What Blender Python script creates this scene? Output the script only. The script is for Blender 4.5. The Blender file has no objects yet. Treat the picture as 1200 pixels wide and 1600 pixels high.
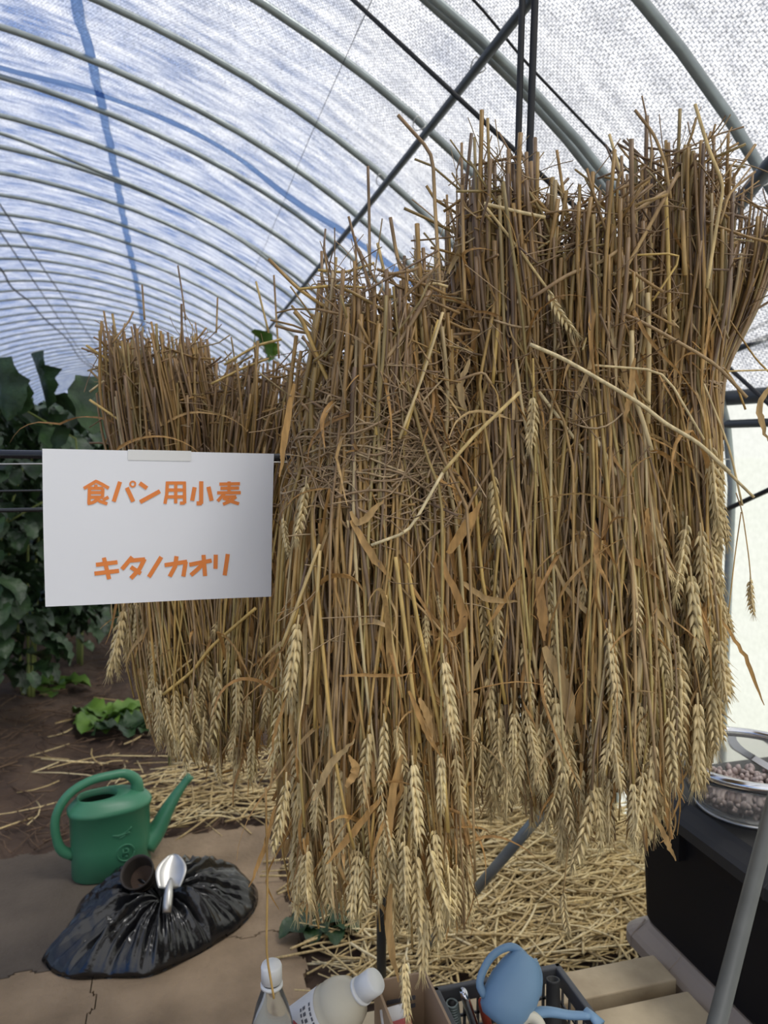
import bpy, math, random
import numpy as np
from mathutils import Vector, Matrix, noise as mnoise

# ------------------------------------------------------------------ camera, sky, sun, exposure
scene = bpy.context.scene
H = 1.35                                   # eye height
FPX = 1202.0                               # focal length in pixels of a 1200 x 1600 frame
YAW, PITCH = math.radians(15.3), math.radians(5.0)
cam_data = bpy.data.cameras.new('camera')
cam = bpy.data.objects.new('camera', cam_data)
scene.collection.objects.link(cam)
cam.location = (0, 0, H)
cam.rotation_euler = (math.pi/2 - PITCH, 0, -YAW)
cam_data.sensor_fit = 'VERTICAL'
cam_data.sensor_height = 36.0
cam_data.lens = 36.0 * FPX / 1600.0
cam_data.clip_start = 0.02
cam_data.clip_end = 300
cam_data.dof.use_dof = True
cam_data.dof.focus_distance = 1.02
cam_data.dof.aperture_fstop = 7.0
scene.camera = cam

scene.view_settings.view_transform = 'Standard'
scene.view_settings.look = 'None'
scene.view_settings.gamma = 1.0
scene.view_settings.use_curve_mapping = False
scene.view_settings.exposure = 0.10
scene.cycles.max_bounces = 8
scene.cycles.diffuse_bounces = 4
scene.cycles.transmission_bounces = 6
scene.cycles.transparent_max_bounces = 12
scene.cycles.use_denoising = True
scene.cycles.sample_clamp_indirect = 6.0
scene.cycles.caustics_reflective = False
scene.cycles.caustics_refractive = False

SKY_STRENGTH = 1.0
world = bpy.data.worlds.new('sky')
scene.world = world
world.use_nodes = True
nt = world.node_tree
nt.nodes.clear()
N, L = nt.nodes, nt.links
out = N.new('ShaderNodeOutputWorld'); bg = N.new('ShaderNodeBackground')
tc = N.new('ShaderNodeTexCoord')
nz = N.new('ShaderNodeTexNoise'); nz.inputs['Scale'].default_value = 2.6; nz.inputs['Detail'].default_value = 5
dot = N.new('ShaderNodeVectorMath'); dot.operation = 'DOT_PRODUCT'
dot.inputs[1].default_value = (0.95, -0.45, 0.55)
mul = N.new('ShaderNodeMath'); mul.operation = 'MULTIPLY_ADD'; mul.inputs[1].default_value = 1.0
rmp = N.new('ShaderNodeValToRGB')
rmp.color_ramp.elements[0].position = 0.15; rmp.color_ramp.elements[0].color = (0.06, 0.27, 0.80, 1)
rmp.color_ramp.elements[1].position = 0.70; rmp.color_ramp.elements[1].color = (1.0, 1.0, 1.02, 1)
L.new(tc.outputs['Generated'], nz.inputs['Vector']); L.new(tc.outputs['Generated'], dot.inputs[0])
L.new(dot.outputs['Value'], mul.inputs[0]); L.new(nz.outputs['Fac'], mul.inputs[2])
L.new(mul.outputs[0], rmp.inputs['Fac'])
L.new(rmp.outputs['Color'], bg.inputs['Color'])
bg.inputs['Strength'].default_value = SKY_STRENGTH
L.new(bg.outputs[0], out.inputs['Surface'])

sun_data = bpy.data.lights.new('sun', 'SUN')
sun_data.energy = 3.9
sun_data.angle = math.radians(14)
sun_data.color = (1.0, 0.95, 0.86)
sun = bpy.data.objects.new('sun', sun_data)
scene.collection.objects.link(sun)
sun.rotation_euler = (math.radians(20), math.radians(20), 0)   # high, slightly from behind and to the side of the viewer

# ------------------------------------------------------------------ view geometry helpers
FW = np.array([math.sin(YAW)*math.cos(PITCH), math.cos(YAW)*math.cos(PITCH), -math.sin(PITCH)])
RT = np.array([math.cos(YAW), -math.sin(YAW), 0.0])
UP = np.cross(RT, FW)
EYE = np.array([0, 0, H])
FH = np.array([math.sin(YAW), math.cos(YAW), 0.0])
def ray(x, y): return FW + RT*(x-600)/FPX - UP*(y-800)/FPX
def P(x, y, d): return EYE + ray(x, y)*d                 # the point at depth d
def PZ(x, y, z):                                         # the point at height z
    r = ray(x, y); return EYE + r*((z-H)/r[2])
def PX(x, y, X):                                         # the point on the plane X = const
    r = ray(x, y); return EYE + r*(X/r[0])
AX, AA, AZ, AB, AN = -1.3, 2.9, H-0.1, 1.83, 1.8         # the tunnel's arch: centre, half width, springing, rise, exponent
def PA(x, y, s=1.0):                                     # the point on the arch scaled by s
    r = ray(x, y); lo, hi = 0.05, 60.0
    def g(t):
        q = EYE + r*t
        return (abs(q[0]-AX)/(AA*s))**AN + (max(q[2]-AZ, 0)/(AB*s))**AN - 1
    for _ in range(60):
        m = (lo+hi)/2
        if g(m) > 0: hi = m
        else: lo = m
    return EYE + r*lo
def arch_profile(s=1.0, n=48, z0=None):
    pts = []
    for i in range(n+1):
        a = math.pi*i/n
        c, si = math.cos(a), math.sin(a)
        pts.append((AX + AA*s*math.copysign(abs(c)**(2/AN), c), AZ + AB*s*abs(si)**(2/AN)))
    # cosine powers bunch the points: resample evenly
    pts = np.array(pts); d = np.r_[0, np.cumsum(np.hypot(*np.diff(pts, axis=0).T))]
    u = np.linspace(0, d[-1], n+1)
    return np.c_[np.interp(u, d, pts[:, 0]), np.interp(u, d, pts[:, 1])]

# ------------------------------------------------------------------ mesh helpers
C = scene.collection
class MB:
    def __init__(s): s.v, s.f, s.var, s.t, s.mi, s.uv = [], [], [], [], [], []
    def add(s, vs, fs, var=0.5, t=0.5, mi=0):
        b = len(s.v)
        s.v += [tuple(map(float, p)) for p in vs]
        s.f += [tuple(b+i for i in f) for f in fs]
        n = len(vs)
        s.var += list(var) if hasattr(var, '__len__') else [var]*n
        s.t += list(t) if hasattr(t, '__len__') else [t]*n
        s.mi += [mi]*len(fs)
        return s
    def tube(s, pts, r, sides=6, var=0.5, t=None, mi=0, cap=True, flat=1.0):
        p = np.asarray(pts, float); n = len(p)
        r = np.full(n, r) if np.isscalar(r) else np.asarray(r, float)
        tg = np.gradient(p, axis=0); tg /= np.linalg.norm(tg, axis=1)[:, None] + 1e-12
        ref = np.array([0, 0, 1.0]) if abs(tg[0][2]) < .9 else np.array([1.0, 0, 0])
        u = np.cross(tg[0], ref); u /= np.linalg.norm(u)
        vs = []; ang = np.arange(sides)*2*math.pi/sides
        for i in range(n):
            u = u - tg[i]*u.dot(tg[i]); u /= np.linalg.norm(u) + 1e-12
            w = np.cross(tg[i], u)
            vs.append(p[i] + r[i]*(np.cos(ang)[:, None]*u + flat*np.sin(ang)[:, None]*w))
        vs = np.concatenate(vs)
        fs = [(i*sides+j, i*sides+(j+1) % sides, (i+1)*sides+(j+1) % sides, (i+1)*sides+j) for i in range(n-1) for j in range(sides)]
        if cap: fs += [tuple(range(sides))[::-1], tuple((n-1)*sides+j for j in range(sides))]
        tt = np.repeat(np.linspace(0, 1, n) if t is None else t, sides) if (t is None or hasattr(t, '__len__')) else t
        return s.add(vs, fs, var, tt, mi)
    def box(s, lo, hi, M=None, var=0.5, mi=0):
        (a, b, c), (d, e, f) = lo, hi
        vs = [(a,b,c),(d,b,c),(d,e,c),(a,e,c),(a,b,f),(d,b,f),(d,e,f),(a,e,f)]
        if M is not None: vs = [tuple(M @ Vector(v)) for v in vs]
        return s.add(vs, [(0,3,2,1),(4,5,6,7),(0,1,5,4),(1,2,6,5),(2,3,7,6),(3,0,4,7)], var, 0.5, mi)
    def loft(s, rings, closed=True, cap0=False, cap1=False, var=0.5, mi=0, t=None):
        n = len(rings[0]); vs = [p for r in rings for p in r]
        m = n if closed else n-1
        fs = [(i*n+j, i*n+(j+1) % n, (i+1)*n+(j+1) % n, (i+1)*n+j) for i in range(len(rings)-1) for j in range(m)]
        if cap0: fs.append(tuple(range(n))[::-1])
        if cap1: fs.append(tuple((len(rings)-1)*n+j for j in range(n)))
        tt = 0.5 if t is None else np.repeat(t, n)
        return s.add(vs, fs, var, tt, mi)
    def lathe(s, prof, seg=32, M=None, cap0=False, cap1=False, mi=0):
        rings = []
        for r, z in prof:
            ring = [Vector((r*math.cos(2*math.pi*k/seg), r*math.sin(2*math.pi*k/seg), z)) for k in range(seg)]
            rings.append([tuple(M @ q) if M is not None else tuple(q) for q in ring])
        return s.loft(rings, True, cap0, cap1, mi=mi)
    def build(s, name, mats, parent=None, smooth=True, attrs=False, origin=None):
        me = bpy.data.meshes.new(name)
        v = np.asarray(s.v, float)
        o = np.zeros(3) if origin is None else np.asarray(origin, float)
        me.from_pydata((v-o).tolist(), [], s.f)
        if attrs:
            for nm, arr in (('var', s.var), ('along', s.t)):
                a = me.attributes.new(nm, 'FLOAT', 'POINT'); a.data.foreach_set('value', np.asarray(arr, np.float32))
        mats = mats if isinstance(mats, (list, tuple)) else [mats]
        for m in mats: me.materials.append(m)
        if len(mats) > 1: me.polygons.foreach_set('material_index', s.mi)
        me.polygons.foreach_set('use_smooth', [smooth]*len(me.polygons))
        me.update()
        ob = bpy.data.objects.new(name, me); C.objects.link(ob)
        if parent is not None:
            ob.parent = parent
            ob.location = Vector(o) - parent.location if parent.parent is None else Vector(o) - parent.location - parent.parent.location
        else: ob.location = o
        return ob
def empty(name, loc): 
    o = bpy.data.objects.new(name, None); o.empty_display_size = .05; o.location = loc; C.objects.link(o); return o
def tag(o, label, cat, group=None, kind=None):
    if label: o['label'] = label
    if cat: o['category'] = cat
    if group: o['group'] = group
    if kind: o['kind'] = kind
    return o
def structure(o): o['kind'] = 'structure'; return o
def bevel(o, w, seg=2):
    m = o.modifiers.new('bevel', 'BEVEL'); m.width = w; m.segments = seg; m.limit_method = 'ANGLE'; m.angle_limit = math.radians(40); return o
def curve_pts(pts, n):                                   # smooth path through points
    p = np.asarray(pts, float); k = len(p)
    if k == 2: return p[0] + (p[1]-p[0])*np.linspace(0, 1, n)[:, None]
    d = np.r_[0, np.cumsum(np.linalg.norm(np.diff(p, axis=0), axis=1))]
    m = np.gradient(p, d, axis=0); u = np.linspace(0, d[-1], n); out = []
    for x in u:
        i = min(max(np.searchsorted(d, x)-1, 0), k-2); h = d[i+1]-d[i]; s = (x-d[i])/h
        out.append((2*s**3-3*s**2+1)*p[i] + (s**3-2*s**2+s)*h*m[i] + (-2*s**3+3*s**2)*p[i+1] + (s**3-s**2)*h*m[i+1])
    return np.array(out)

# ------------------------------------------------------------------ materials
def mat(name, col=(.5,.5,.5), rough=.6, metal=0.0, trans=0.0, bump=0, bscale=40, var=0.0, vscale=6, col2=None, spec=.5, ior=1.45, coat=0):
    m = bpy.data.materials.new(name); m.use_nodes = True
    t = m.node_tree; b = t.nodes['Principled BSDF']
    b.inputs['Base Color'].default_value = (*col, 1); b.inputs['Roughness'].default_value = rough
    b.inputs['Metallic'].default_value = metal; b.inputs['Transmission Weight'].default_value = trans
    b.inputs['Specular IOR Level'].default_value = spec; b.inputs['IOR'].default_value = ior
    b.inputs['Coat Weight'].default_value = coat
    tc = t.nodes.new('ShaderNodeTexCoord')
    n = t.nodes.new('ShaderNodeTexNoise'); n.inputs['Scale'].default_value = vscale; n.inputs['Detail'].default_value = 6
    t.links.new(tc.outputs['Object'], n.inputs['Vector'])
    r = t.nodes.new('ShaderNodeValToRGB')
    c2 = col2 or tuple(c*(1-var) for c in col)
    r.color_ramp.elements[0].position = .35; r.color_ramp.elements[0].color = (*c2, 1)
    r.color_ramp.elements[1].position = .65; r.color_ramp.elements[1].color = (*col, 1)
    t.links.new(n.outputs['Fac'], r.inputs['Fac']); t.links.new(r.outputs['Color'], b.inputs['Base Color'])
    if bump:
        n2 = t.nodes.new('ShaderNodeTexNoise'); n2.inputs['Scale'].default_value = bscale; n2.inputs['Detail'].default_value = 5
        t.links.new(tc.outputs['Object'], n2.inputs['Vector'])
        bp = t.nodes.new('ShaderNodeBump'); bp.inputs['Strength'].default_value = bump; bp.inputs['Distance'].default_value = .01
        t.links.new(n2.outputs['Fac'], bp.inputs['Height']); t.links.new(bp.outputs[0], b.inputs['Normal'])
    return m

def straw_mat(name, stops, along_dark=None, rough=.5, transl=0.0):
    """dry plant fibre: a colour per stalk from 'var', greyer towards the butt from 'along', fine streaks and blotches"""
    m = bpy.data.materials.new(name); m.use_nodes = True
    t = m.node_tree; b = t.nodes['Principled BSDF']; nn = t.nodes.new; lk = t.links.new
    a = nn('ShaderNodeAttribute'); a.attribute_name = 'var'
    oi = nn('ShaderNodeObjectInfo')
    ad = nn('ShaderNodeMath'); ad.operation = 'MULTIPLY_ADD'; ad.inputs[1].default_value = .7
    ml = nn('ShaderNodeMath'); ml.operation = 'MULTIPLY'; ml.inputs[1].default_value = .3
    lk(oi.outputs['Random'], ml.inputs[0]); lk(a.outputs['Fac'], ad.inputs[0]); lk(ml.outputs[0], ad.inputs[2])
    r = nn('ShaderNodeValToRGB'); e = r.color_ramp.elements
    for i, (p, c) in enumerate(stops):
        el = e[i] if i < 2 else e.new(p)
        el.position = p; el.color = (*c, 1)
    lk(ad.outputs[0], r.inputs['Fac'])
    tcn = nn('ShaderNodeTexCoord'); nz = nn('ShaderNodeTexNoise'); nz.inputs['Scale'].default_value = 55; nz.inputs['Detail'].default_value = 4
    mp = nn('ShaderNodeMapping'); mp.inputs['Scale'].default_value = (3, 3, .5)
    lk(tcn.outputs['Object'], mp.inputs['Vector']); lk(mp.outputs[0], nz.inputs['Vector'])
    mr = nn('ShaderNodeMapRange'); mr.inputs['From Min'].default_value = .3; mr.inputs['From Max'].default_value = .7
    mr.inputs['To Min'].default_value = .62; mr.inputs['To Max'].default_value = 1.12
    lk(nz.outputs['Fac'], mr.inputs['Value'])
    mx = nn('ShaderNodeMix'); mx.data_type = 'RGBA'; mx.blend_type = 'MULTIPLY'; mx.inputs['Factor'].default_value = 1
    cur = r.outputs['Color']
    if along_dark:
        al = nn('ShaderNodeAttribute'); al.attribute_name = 'along'
        mr2 = nn('ShaderNodeMapRange'); mr2.inputs['From Min'].default_value = .18; mr2.inputs['From Max'].default_value = .5
        lk(al.outputs['Fac'], mr2.inputs['Value'])
        mx2 = nn('ShaderNodeMix'); mx2.data_type = 'RGBA'; mx2.blend_type = 'MULTIPLY'; mx2.inputs['Factor'].default_value = 1
        rr = nn('ShaderNodeValToRGB'); rr.color_ramp.elements[0].color = (*along_dark, 1); rr.color_ramp.elements[1].color = (1, 1, 1, 1)
        lk(mr2.outputs['Result'], rr.inputs['Fac'])
        lk(cur, mx2.inputs[6]); lk(rr.outputs['Color'], mx2.inputs[7]); cur = mx2.outputs[2]
    lk(cur, mx.inputs[6]); lk(mr.outputs['Result'], mx.inputs[7])
    lk(mx.outputs[2], b.inputs['Base Color'])
    b.inputs['Roughness'].default_value = rough; b.inputs['Specular IOR Level'].default_value = .4
    if transl:
        tr = nn('ShaderNodeBsdfTranslucent'); ms = nn('ShaderNodeMixShader'); ms.inputs['Fac'].default_value = transl
        lk(mx.outputs[2], tr.inputs['Color']); lk(b.outputs[0], ms.inputs[1]); lk(tr.outputs[0], ms.inputs[2])
        lk(ms.outputs[0], t.nodes['Material Output'].inputs['Surface'])
    return m

M_STALK = straw_mat('straw_stalk', [(.0, (.13,.08,.045)), (.2, (.30,.205,.12)), (.42, (.45,.30,.145)), (.62, (.56,.355,.11)), (.8, (.48,.375,.14)), (1., (.70,.56,.31))], (.62,.58,.60), .42)
M_STRAWB = straw_mat('bright_straw', [(.0, (.56,.36,.09)), (.55, (.60,.41,.13)), (.72, (.66,.50,.25)), (1., (.78,.65,.39))], None, .45)
M_EAR = straw_mat('wheat_grain', [(.0, (.50,.37,.18)), (.4, (.66,.51,.26)), (.75, (.78,.63,.34)), (1., (.88,.71,.33))], None, .55)
M_LEAF = straw_mat('dry_leaf', [(.0, (.25,.135,.055)), (.3, (.44,.245,.085)), (.6, (.58,.335,.115)), (.8, (.54,.37,.17)), (1., (.66,.49,.26))], None, .6, .25)
M_FIBRE = straw_mat('dry_fibre', [(.0, (.24,.15,.085)), (.5, (.38,.26,.15)), (1., (.5,.38,.22))], None, .7)
M_TWIG = straw_mat('twig', [(.0, (.06,.035,.025)), (.5, (.13,.08,.05)), (1., (.26,.17,.10))], None, .8)
M_GROUND_STRAW = straw_mat('ground_straw', [(.0, (.30,.21,.10)), (.3, (.58,.43,.20)), (.6, (.72,.55,.27)), (.8, (.78,.63,.34)), (1., (.86,.75,.50))], None, .45)

def film_mat(name, tint, clear, white, weave=True, blue=0.0):
    m = bpy.data.materials.new(name); m.use_nodes = True
    t = m.node_tree; t.nodes.clear(); nn = t.nodes.new; lk = t.links.new
    o = nn('ShaderNodeOutputMaterial')
    tp = nn('ShaderNodeBsdfTransparent'); tl = nn('ShaderNodeBsdfTranslucent'); df = nn('ShaderNodeBsdfDiffuse')
    m1 = nn('ShaderNodeMixShader'); m2 = nn('ShaderNodeMixShader')
    uv = nn('ShaderNodeUVMap')
    if weave:
        # woven tape cloth: rows of little dashes with dark slots between
        mp = nn('ShaderNodeMapping'); mp.inputs['Scale'].default_value = (1/.022, 1/.0062, 1)
        br = nn('ShaderNodeTexBrick'); br.inputs['Scale'].default_value = 1.0
        br.inputs['Color1'].default_value = (1,1,1,1); br.inputs['Color2'].default_value = (.78,.78,.80,1); br.inputs['Mortar'].default_value = (.34,.36,.40,1)
        br.inputs['Mortar Size'].default_value = .13; br.inputs['Mortar Smooth'].default_value = .6
        br.inputs['Brick Width'].default_value = 1.0; br.inputs['Row Height'].default_value = 1.0
        lk(uv.outputs[0], mp.inputs['Vector']); lk(mp.outputs[0], br.inputs['Vector'])
        n1 = nn('ShaderNodeTexNoise'); n1.inputs['Scale'].default_value = 110; n1.inputs['Detail'].default_value = 2
        lk(uv.outputs[0], n1.inputs['Vector'])
        r1 = nn('ShaderNodeMapRange'); r1.inputs['From Min'].default_value = .38; r1.inputs['From Max'].default_value = .5
        r1.inputs['To Min'].default_value = .62; r1.inputs['To Max'].default_value = 1.0
        lk(n1.outputs['Fac'], r1.inputs['Value'])
        mx = nn('ShaderNodeMix'); mx.data_type = 'RGBA'; mx.blend_type = 'MULTIPLY'; mx.inputs['Factor'].default_value = 1
        lk(br.outputs['Color'], mx.inputs[6]); lk(r1.outputs['Result'], mx.inputs[7])
        mt = nn('ShaderNodeMix'); mt.data_type = 'RGBA'; mt.blend_type = 'MULTIPLY'; mt.inputs['Factor'].default_value = 1
        lk(mx.outputs[2], mt.inputs[6]); mt.inputs[7].default_value = (*tint, 1)
        for b in (tp, tl): lk(mt.outputs[2], b.inputs['Color'])
        # crinkled bands where the cloth is thinner: more sky shows through
        mp2 = nn('ShaderNodeMapping'); mp2.inputs['Scale'].default_value = (9, 2.2, 1)
        n2 = nn('ShaderNodeTexNoise'); n2.inputs['Scale'].default_value = 1.6; n2.inputs['Detail'].default_value = 8; n2.inputs['Roughness'].default_value = .7
        lk(uv.outputs[0], mp2.inputs['Vector']); lk(mp2.outputs[0], n2.inputs['Vector'])
        r2 = nn('ShaderNodeMapRange'); r2.inputs['From Min'].default_value = .38; r2.inputs['From Max'].default_value = .62
        r2.inputs['To Min'].default_value = clear-.33; r2.inputs['To Max'].default_value = clear+.33
        lk(n2.outputs['Fac'], r2.inputs['Value']); fac = r2.outputs['Result']
        lk(fac, m1.inputs['Fac'])
    else:
        n1 = nn('ShaderNodeTexNoise'); n1.inputs['Scale'].default_value = 60; n1.inputs['Detail'].default_value = 4
        lk(uv.outputs[0], n1.inputs['Vector'])
        r1 = nn('ShaderNodeMapRange'); r1.inputs['To Min'].default_value = .8; r1.inputs['To Max'].default_value = 1.05
        lk(n1.outputs['Fac'], r1.inputs['Value'])
        mt = nn('ShaderNodeMix'); mt.data_type = 'RGBA'; mt.blend_type = 'MULTIPLY'; mt.inputs['Factor'].default_value = 1
        mt.inputs[6].default_value = (*tint, 1); lk(r1.outputs['Result'], mt.inputs[7])
        for b in (tp, tl): lk(mt.outputs[2], b.inputs['Color'])
        m1.inputs['Fac'].default_value = clear
    df.inputs['Color'].default_value = (.8, .82, .85, 1)
    lk(tl.outputs[0], m1.inputs[1]); lk(tp.outputs[0], m1.inputs[2])
    m2.inputs['Fac'].default_value = white
    lk(m1.outputs[0], m2.inputs[1]); lk(df.outputs[0], m2.inputs[2]); lk(m2.outputs[0], o.inputs['Surface'])
    return m
M_FILM = film_mat('woven_film', (.87,.88,.90), .52, .10)
M_FILM_SIDE = film_mat('side_film', (.84,.85,.83), .28, .08, weave=False)
M_BLUE = film_mat('blue_tape_film', (.45,.57,.76), .6, .04, weave=False)
M_PIPE = mat('galvanised_pipe', (.36,.40,.40), .42, .55, var=.25, vscale=14)
M_LEGPIPE = mat('dull_pipe', (.10,.104,.10), .55, .1, var=.3, vscale=14)
M_DARKPIPE = mat('dark_pipe', (.10,.11,.12), .5, .4, var=.3)
M_BLACK = mat('black_cord', (.012,.012,.014), .6)
M_BAR = mat('black_bar', (.015,.015,.017), .25, spec=.6)
M_SOIL = mat('soil', (.095,.062,.043), .95, bump=.9, bscale=22, vscale=5, col2=(.055,.035,.026))
M_GRASS = mat('outside_grass', (.42,.46,.36), .9, vscale=1.2, col2=(.52,.54,.48))
M_LEAFG = mat('green_leaf', (.036,.075,.026), .42, vscale=14, col2=(.014,.032,.015), bump=.5, bscale=40)
M_LEAFB = mat('bright_green_leaf', (.13,.24,.035), .5, vscale=8, col2=(.06,.13,.02))
M_STEMG = mat('green_stem', (.22,.27,.08), .6)
M_MAT = mat('foam_mat', (.31,.225,.145), .9, bump=.6, bscale=45, vscale=5, col2=(.19,.135,.085))
M_MATD = mat('wet_foam_mat', (.115,.09,.068), .75, bump=.4, bscale=60, vscale=5, col2=(.075,.058,.045))
M_TARP = mat('grey_sheet', (.36,.36,.38), .6, vscale=9, col2=(.22,.21,.21))
M_GREEN = mat('green_plastic', (.055,.215,.12), .38, var=.12)
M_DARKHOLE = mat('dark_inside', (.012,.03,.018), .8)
M_BAG = mat('black_bag_plastic', (.008,.008,.009), .16, bump=.3, bscale=20, spec=.8)
M_POT = mat('black_pot', (.03,.024,.02), .55, spec=.4)
M_STEEL = mat('steel', (.60,.59,.56), .38, .95, var=.15, vscale=20)
M_CHROME = mat('chrome', (.75,.76,.78), .15, 1.0)
M_PET = mat('clear_bottle', (.93,.92,.88), .06, trans=.92, ior=1.2)
M_CAP = mat('white_cap', (.80,.80,.78), .4)
M_LIQD = mat('dark_residue', (.05,.04,.03), .5, var=.3, vscale=30)
M_MILKY = mat('cloudy_plastic', (.76,.70,.55), .22, trans=.2, ior=1.2)
M_LABEL = mat('white_label', (.78,.77,.76), .4)
M_PINK = mat('red_print', (.50,.10,.10), .5)
M_INK = mat('dark_print', (.12,.12,.14), .6)
M_CARD = mat('cardboard', (.40,.28,.18), .85, var=.12, vscale=12)
M_CRATE = mat('grey_crate', (.075,.078,.085), .5)
M_REDH = mat('red_handle', (.50,.085,.045), .4, var=.3, vscale=30)
M_SPRING = mat('spring_steel', (.26,.31,.30), .4, .5)
M_BLUEC = mat('blue_plastic', (.19,.32,.47), .45, var=.1)
M_CREAM = mat('cream_plastic', (.66,.62,.50), .45)
M_WOOD = mat('weathered_board', (.62,.51,.34), .8, vscale=7, col2=(.38,.30,.195), bump=.2, bscale=30)
M_BINBLACK = mat('black_bin', (.010,.009,.010), .6, spec=.2)
M_BINLID = mat('charcoal_lid', (.030,.029,.029), .5, spec=.35)
M_BEIGE = mat('beige_lid', (.33,.27,.22), .5)
M_BOWL = mat('clear_bowl', (.80,.80,.78), .12, trans=.85, ior=1.15)
M_BEAN = mat('bean', (.55,.45,.42), .4, var=.35, vscale=60)
M_PAPER = mat('paper', (.80,.80,.83), .8, var=.02)
M_TAPE = mat('sticky_tape', (.72,.71,.69), .3)
M_ORANGE = mat('orange_print', (.80,.24,.055), .7)
M_RUBBER = mat('dark_rubber', (.03,.03,.03), .6)
M_HAIR = M_FIBRE

rng = np.random.default_rng(11)

# ------------------------------------------------------------------ the setting: ground, film, walls
def soil():
    xs = np.r_[np.linspace(-4.15, -1.2, 40), np.linspace(-1.15, 1.58, 150)]
    ys = np.r_[np.linspace(-3, 1.2, 20), np.linspace(1.25, 4.5, 170), np.linspace(4.6, 24, 60)]
    m = MB(); vs = []
    for y in ys:
        for x in xs:
            h = .020*mnoise.noise((x*3, y*3, 0)) + .018*mnoise.noise((x*9, y*9, 4)) + .012*mnoise.noise((x*26, y*26, 9))
            if y < 2.75 and x < .4: h *= .15
            h -= .03
            if x < -.45 and y > 2.9: h += .10*min(1, (-.45-x)*2.5)*min(1, (y-2.9)*2)      # the planting bed
            vs.append((x, y, h))
    nx = len(xs)
    m.add(vs, [(j*nx+i, j*nx+i+1, (j+1)*nx+i+1, (j+1)*nx+i) for j in range(len(ys)-1) for i in range(nx-1)])
    structure(m.build('floor', M_SOIL))
    g = MB(); g.add([(-60,-40,-.08),(60,-40,-.08),(60,90,-.08),(-60,90,-.08)], [(0,1,2,3)])
    structure(g.build('ground_outside', M_GRASS))
soil()

def film(name, prof, ys, material, sag=.0):
    m = MB(); vs = []; uv = []
    d = np.r_[0, np.cumsum(np.hypot(*np.diff(prof, axis=0).T))]
    for y in ys:
        for (x, z), u in zip(prof, d):
            k = sag*(.5-.5*math.cos(2*math.pi*(y-1.5)/.5))
            w = .006*mnoise.noise((u*4, y*5, 3))
            vs.append((x - (x-AX)*k*.3, y, z - k*(z-H)*.6 + w)); uv.append((y, u))
    n = len(prof)
    fs = [(j*n+i, j*n+i+1, (j+1)*n+i+1, (j+1)*n+i) for j in range(len(ys)-1) for i in range(n-1)]
    m.add(vs, fs)
    o = m.build(name, material)
    l = o.data.uv_layers.new(name='UVMap')
    idx = np.empty(len(o.data.loops), int); o.data.loops.foreach_get('vertex_index', idx)
    l.data.foreach_set('uv', np.asarray(uv, np.float32)[idx].ravel())
    return structure(o)
prof = arch_profile(1.018, 60)
prof = np.r_[[(1.64, 1.49)], prof[prof[:, 1] > 1.5], [(-4.24, 1.49)]]
film('ceiling', prof, np.linspace(-1.5, 24, 205), M_FILM, .02)
film('wall_right', np.array([(1.64, z) for z in np.linspace(-.05, 1.5, 6)]), np.linspace(-1, 24, 27), M_FILM_SIDE)
film('wall_left', np.array([(-4.24, z) for z in np.linspace(-.05, 1.5, 6)]), np.linspace(-1, 24, 27), M_FILM_SIDE)
m = MB(); pr = arch_profile(1.018, 40)
m.add([(x, 24, z) for x, z in pr] + [(-4.24, 24, -.05), (1.64, 24, -.05)][::-1][:2], [tuple(range(len(pr)+2))])
o = m.build('wall_far', M_FILM_SIDE, smooth=False); o.data.uv_layers.new(name='UVMap'); structure(o)

# the arch pipes, one object each
ORD = ['nearest', 'second', 'third', 'fourth', 'fifth', 'sixth', 'seventh', 'eighth', 'ninth', 'tenth', 'eleventh', 'twelfth']
pr = arch_profile(1.0, 40)
full = np.r_[[(AX+AA, -.02)], [(AX+AA, .6)], pr, [(AX-AA, .6)], [(AX-AA, -.02)]]
k = 0
for i in range(43):
    y = 1.0 + .5*i
    m = MB(); m.tube([(x, y, z) for x, z in full], .0135, 10 if i < 10 else 6)
    o = m.build('arch_pipe', M_PIPE)
    if 1 <= i <= 12: tag(o, f'{ORD[i-1]} grey steel arch pipe overhead, counted from the top corner of the tunnel inward', 'pipe', 'greenhouse arch pipes')
    else: tag(o, 'thin grey steel arch pipe far down the blue tunnel', 'pipe', 'far greenhouse arch pipes') if i else tag(o, 'grey steel arch pipe straight above the hanging wheat', 'pipe', 'greenhouse arch pipes')
m = MB(); m.tube([(x, 1.93, z) for x, z in full*np.array([1, .985])], .0125, 10)
tag(m.build('arch_pipe', M_PIPE), 'second pipe of the doubled pair of arch pipes beside the hanging cords', 'pipe', 'greenhouse arch pipes')

def roof_line(name, pts, r, material, label, cat, s=.985, n=24, sides=8, group=None, taper=None):
    q = curve_pts([PA(x, y, s) for x, y in pts], n)
    m = MB(); m.tube(q, r, sides); o = m.build(name, material); tag(o, label, cat, group); return o
roof_line('purlin_pipe', [(1010,-226),(830,0),(750,100),(640,240),(520,390),(440,490),(380,560),(330,622)], .0125, M_DARKPIPE, 'dark steel purlin pipe running down the tunnel under the arches', 'pipe', .975)
m = MB(); a_ = PA(552, 0, .97); b_ = P(930, 352, 1.75); m.tube([a_ + (a_-b_)*.15, a_, b_], .006, 8)
tag(m.build('tie_strap', M_BLACK), 'thick black strap slanting down to the hanging wheat', 'strap')
roof_line('guy_cord', [(700,-40),(740,0),(820,95),(900,180),(1000,290),(1050,370)], .0035, M_BLACK, 'thin black cord slanting past the two vertical cords', 'cord', .99)
roof_line('thin_wire', [(590,-20),(540,90),(465,260),(437,330),(380,460)], .0012, M_DARKPIPE, 'hair-thin wire crossing the arches above the wheat', 'wire', .99)
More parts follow.
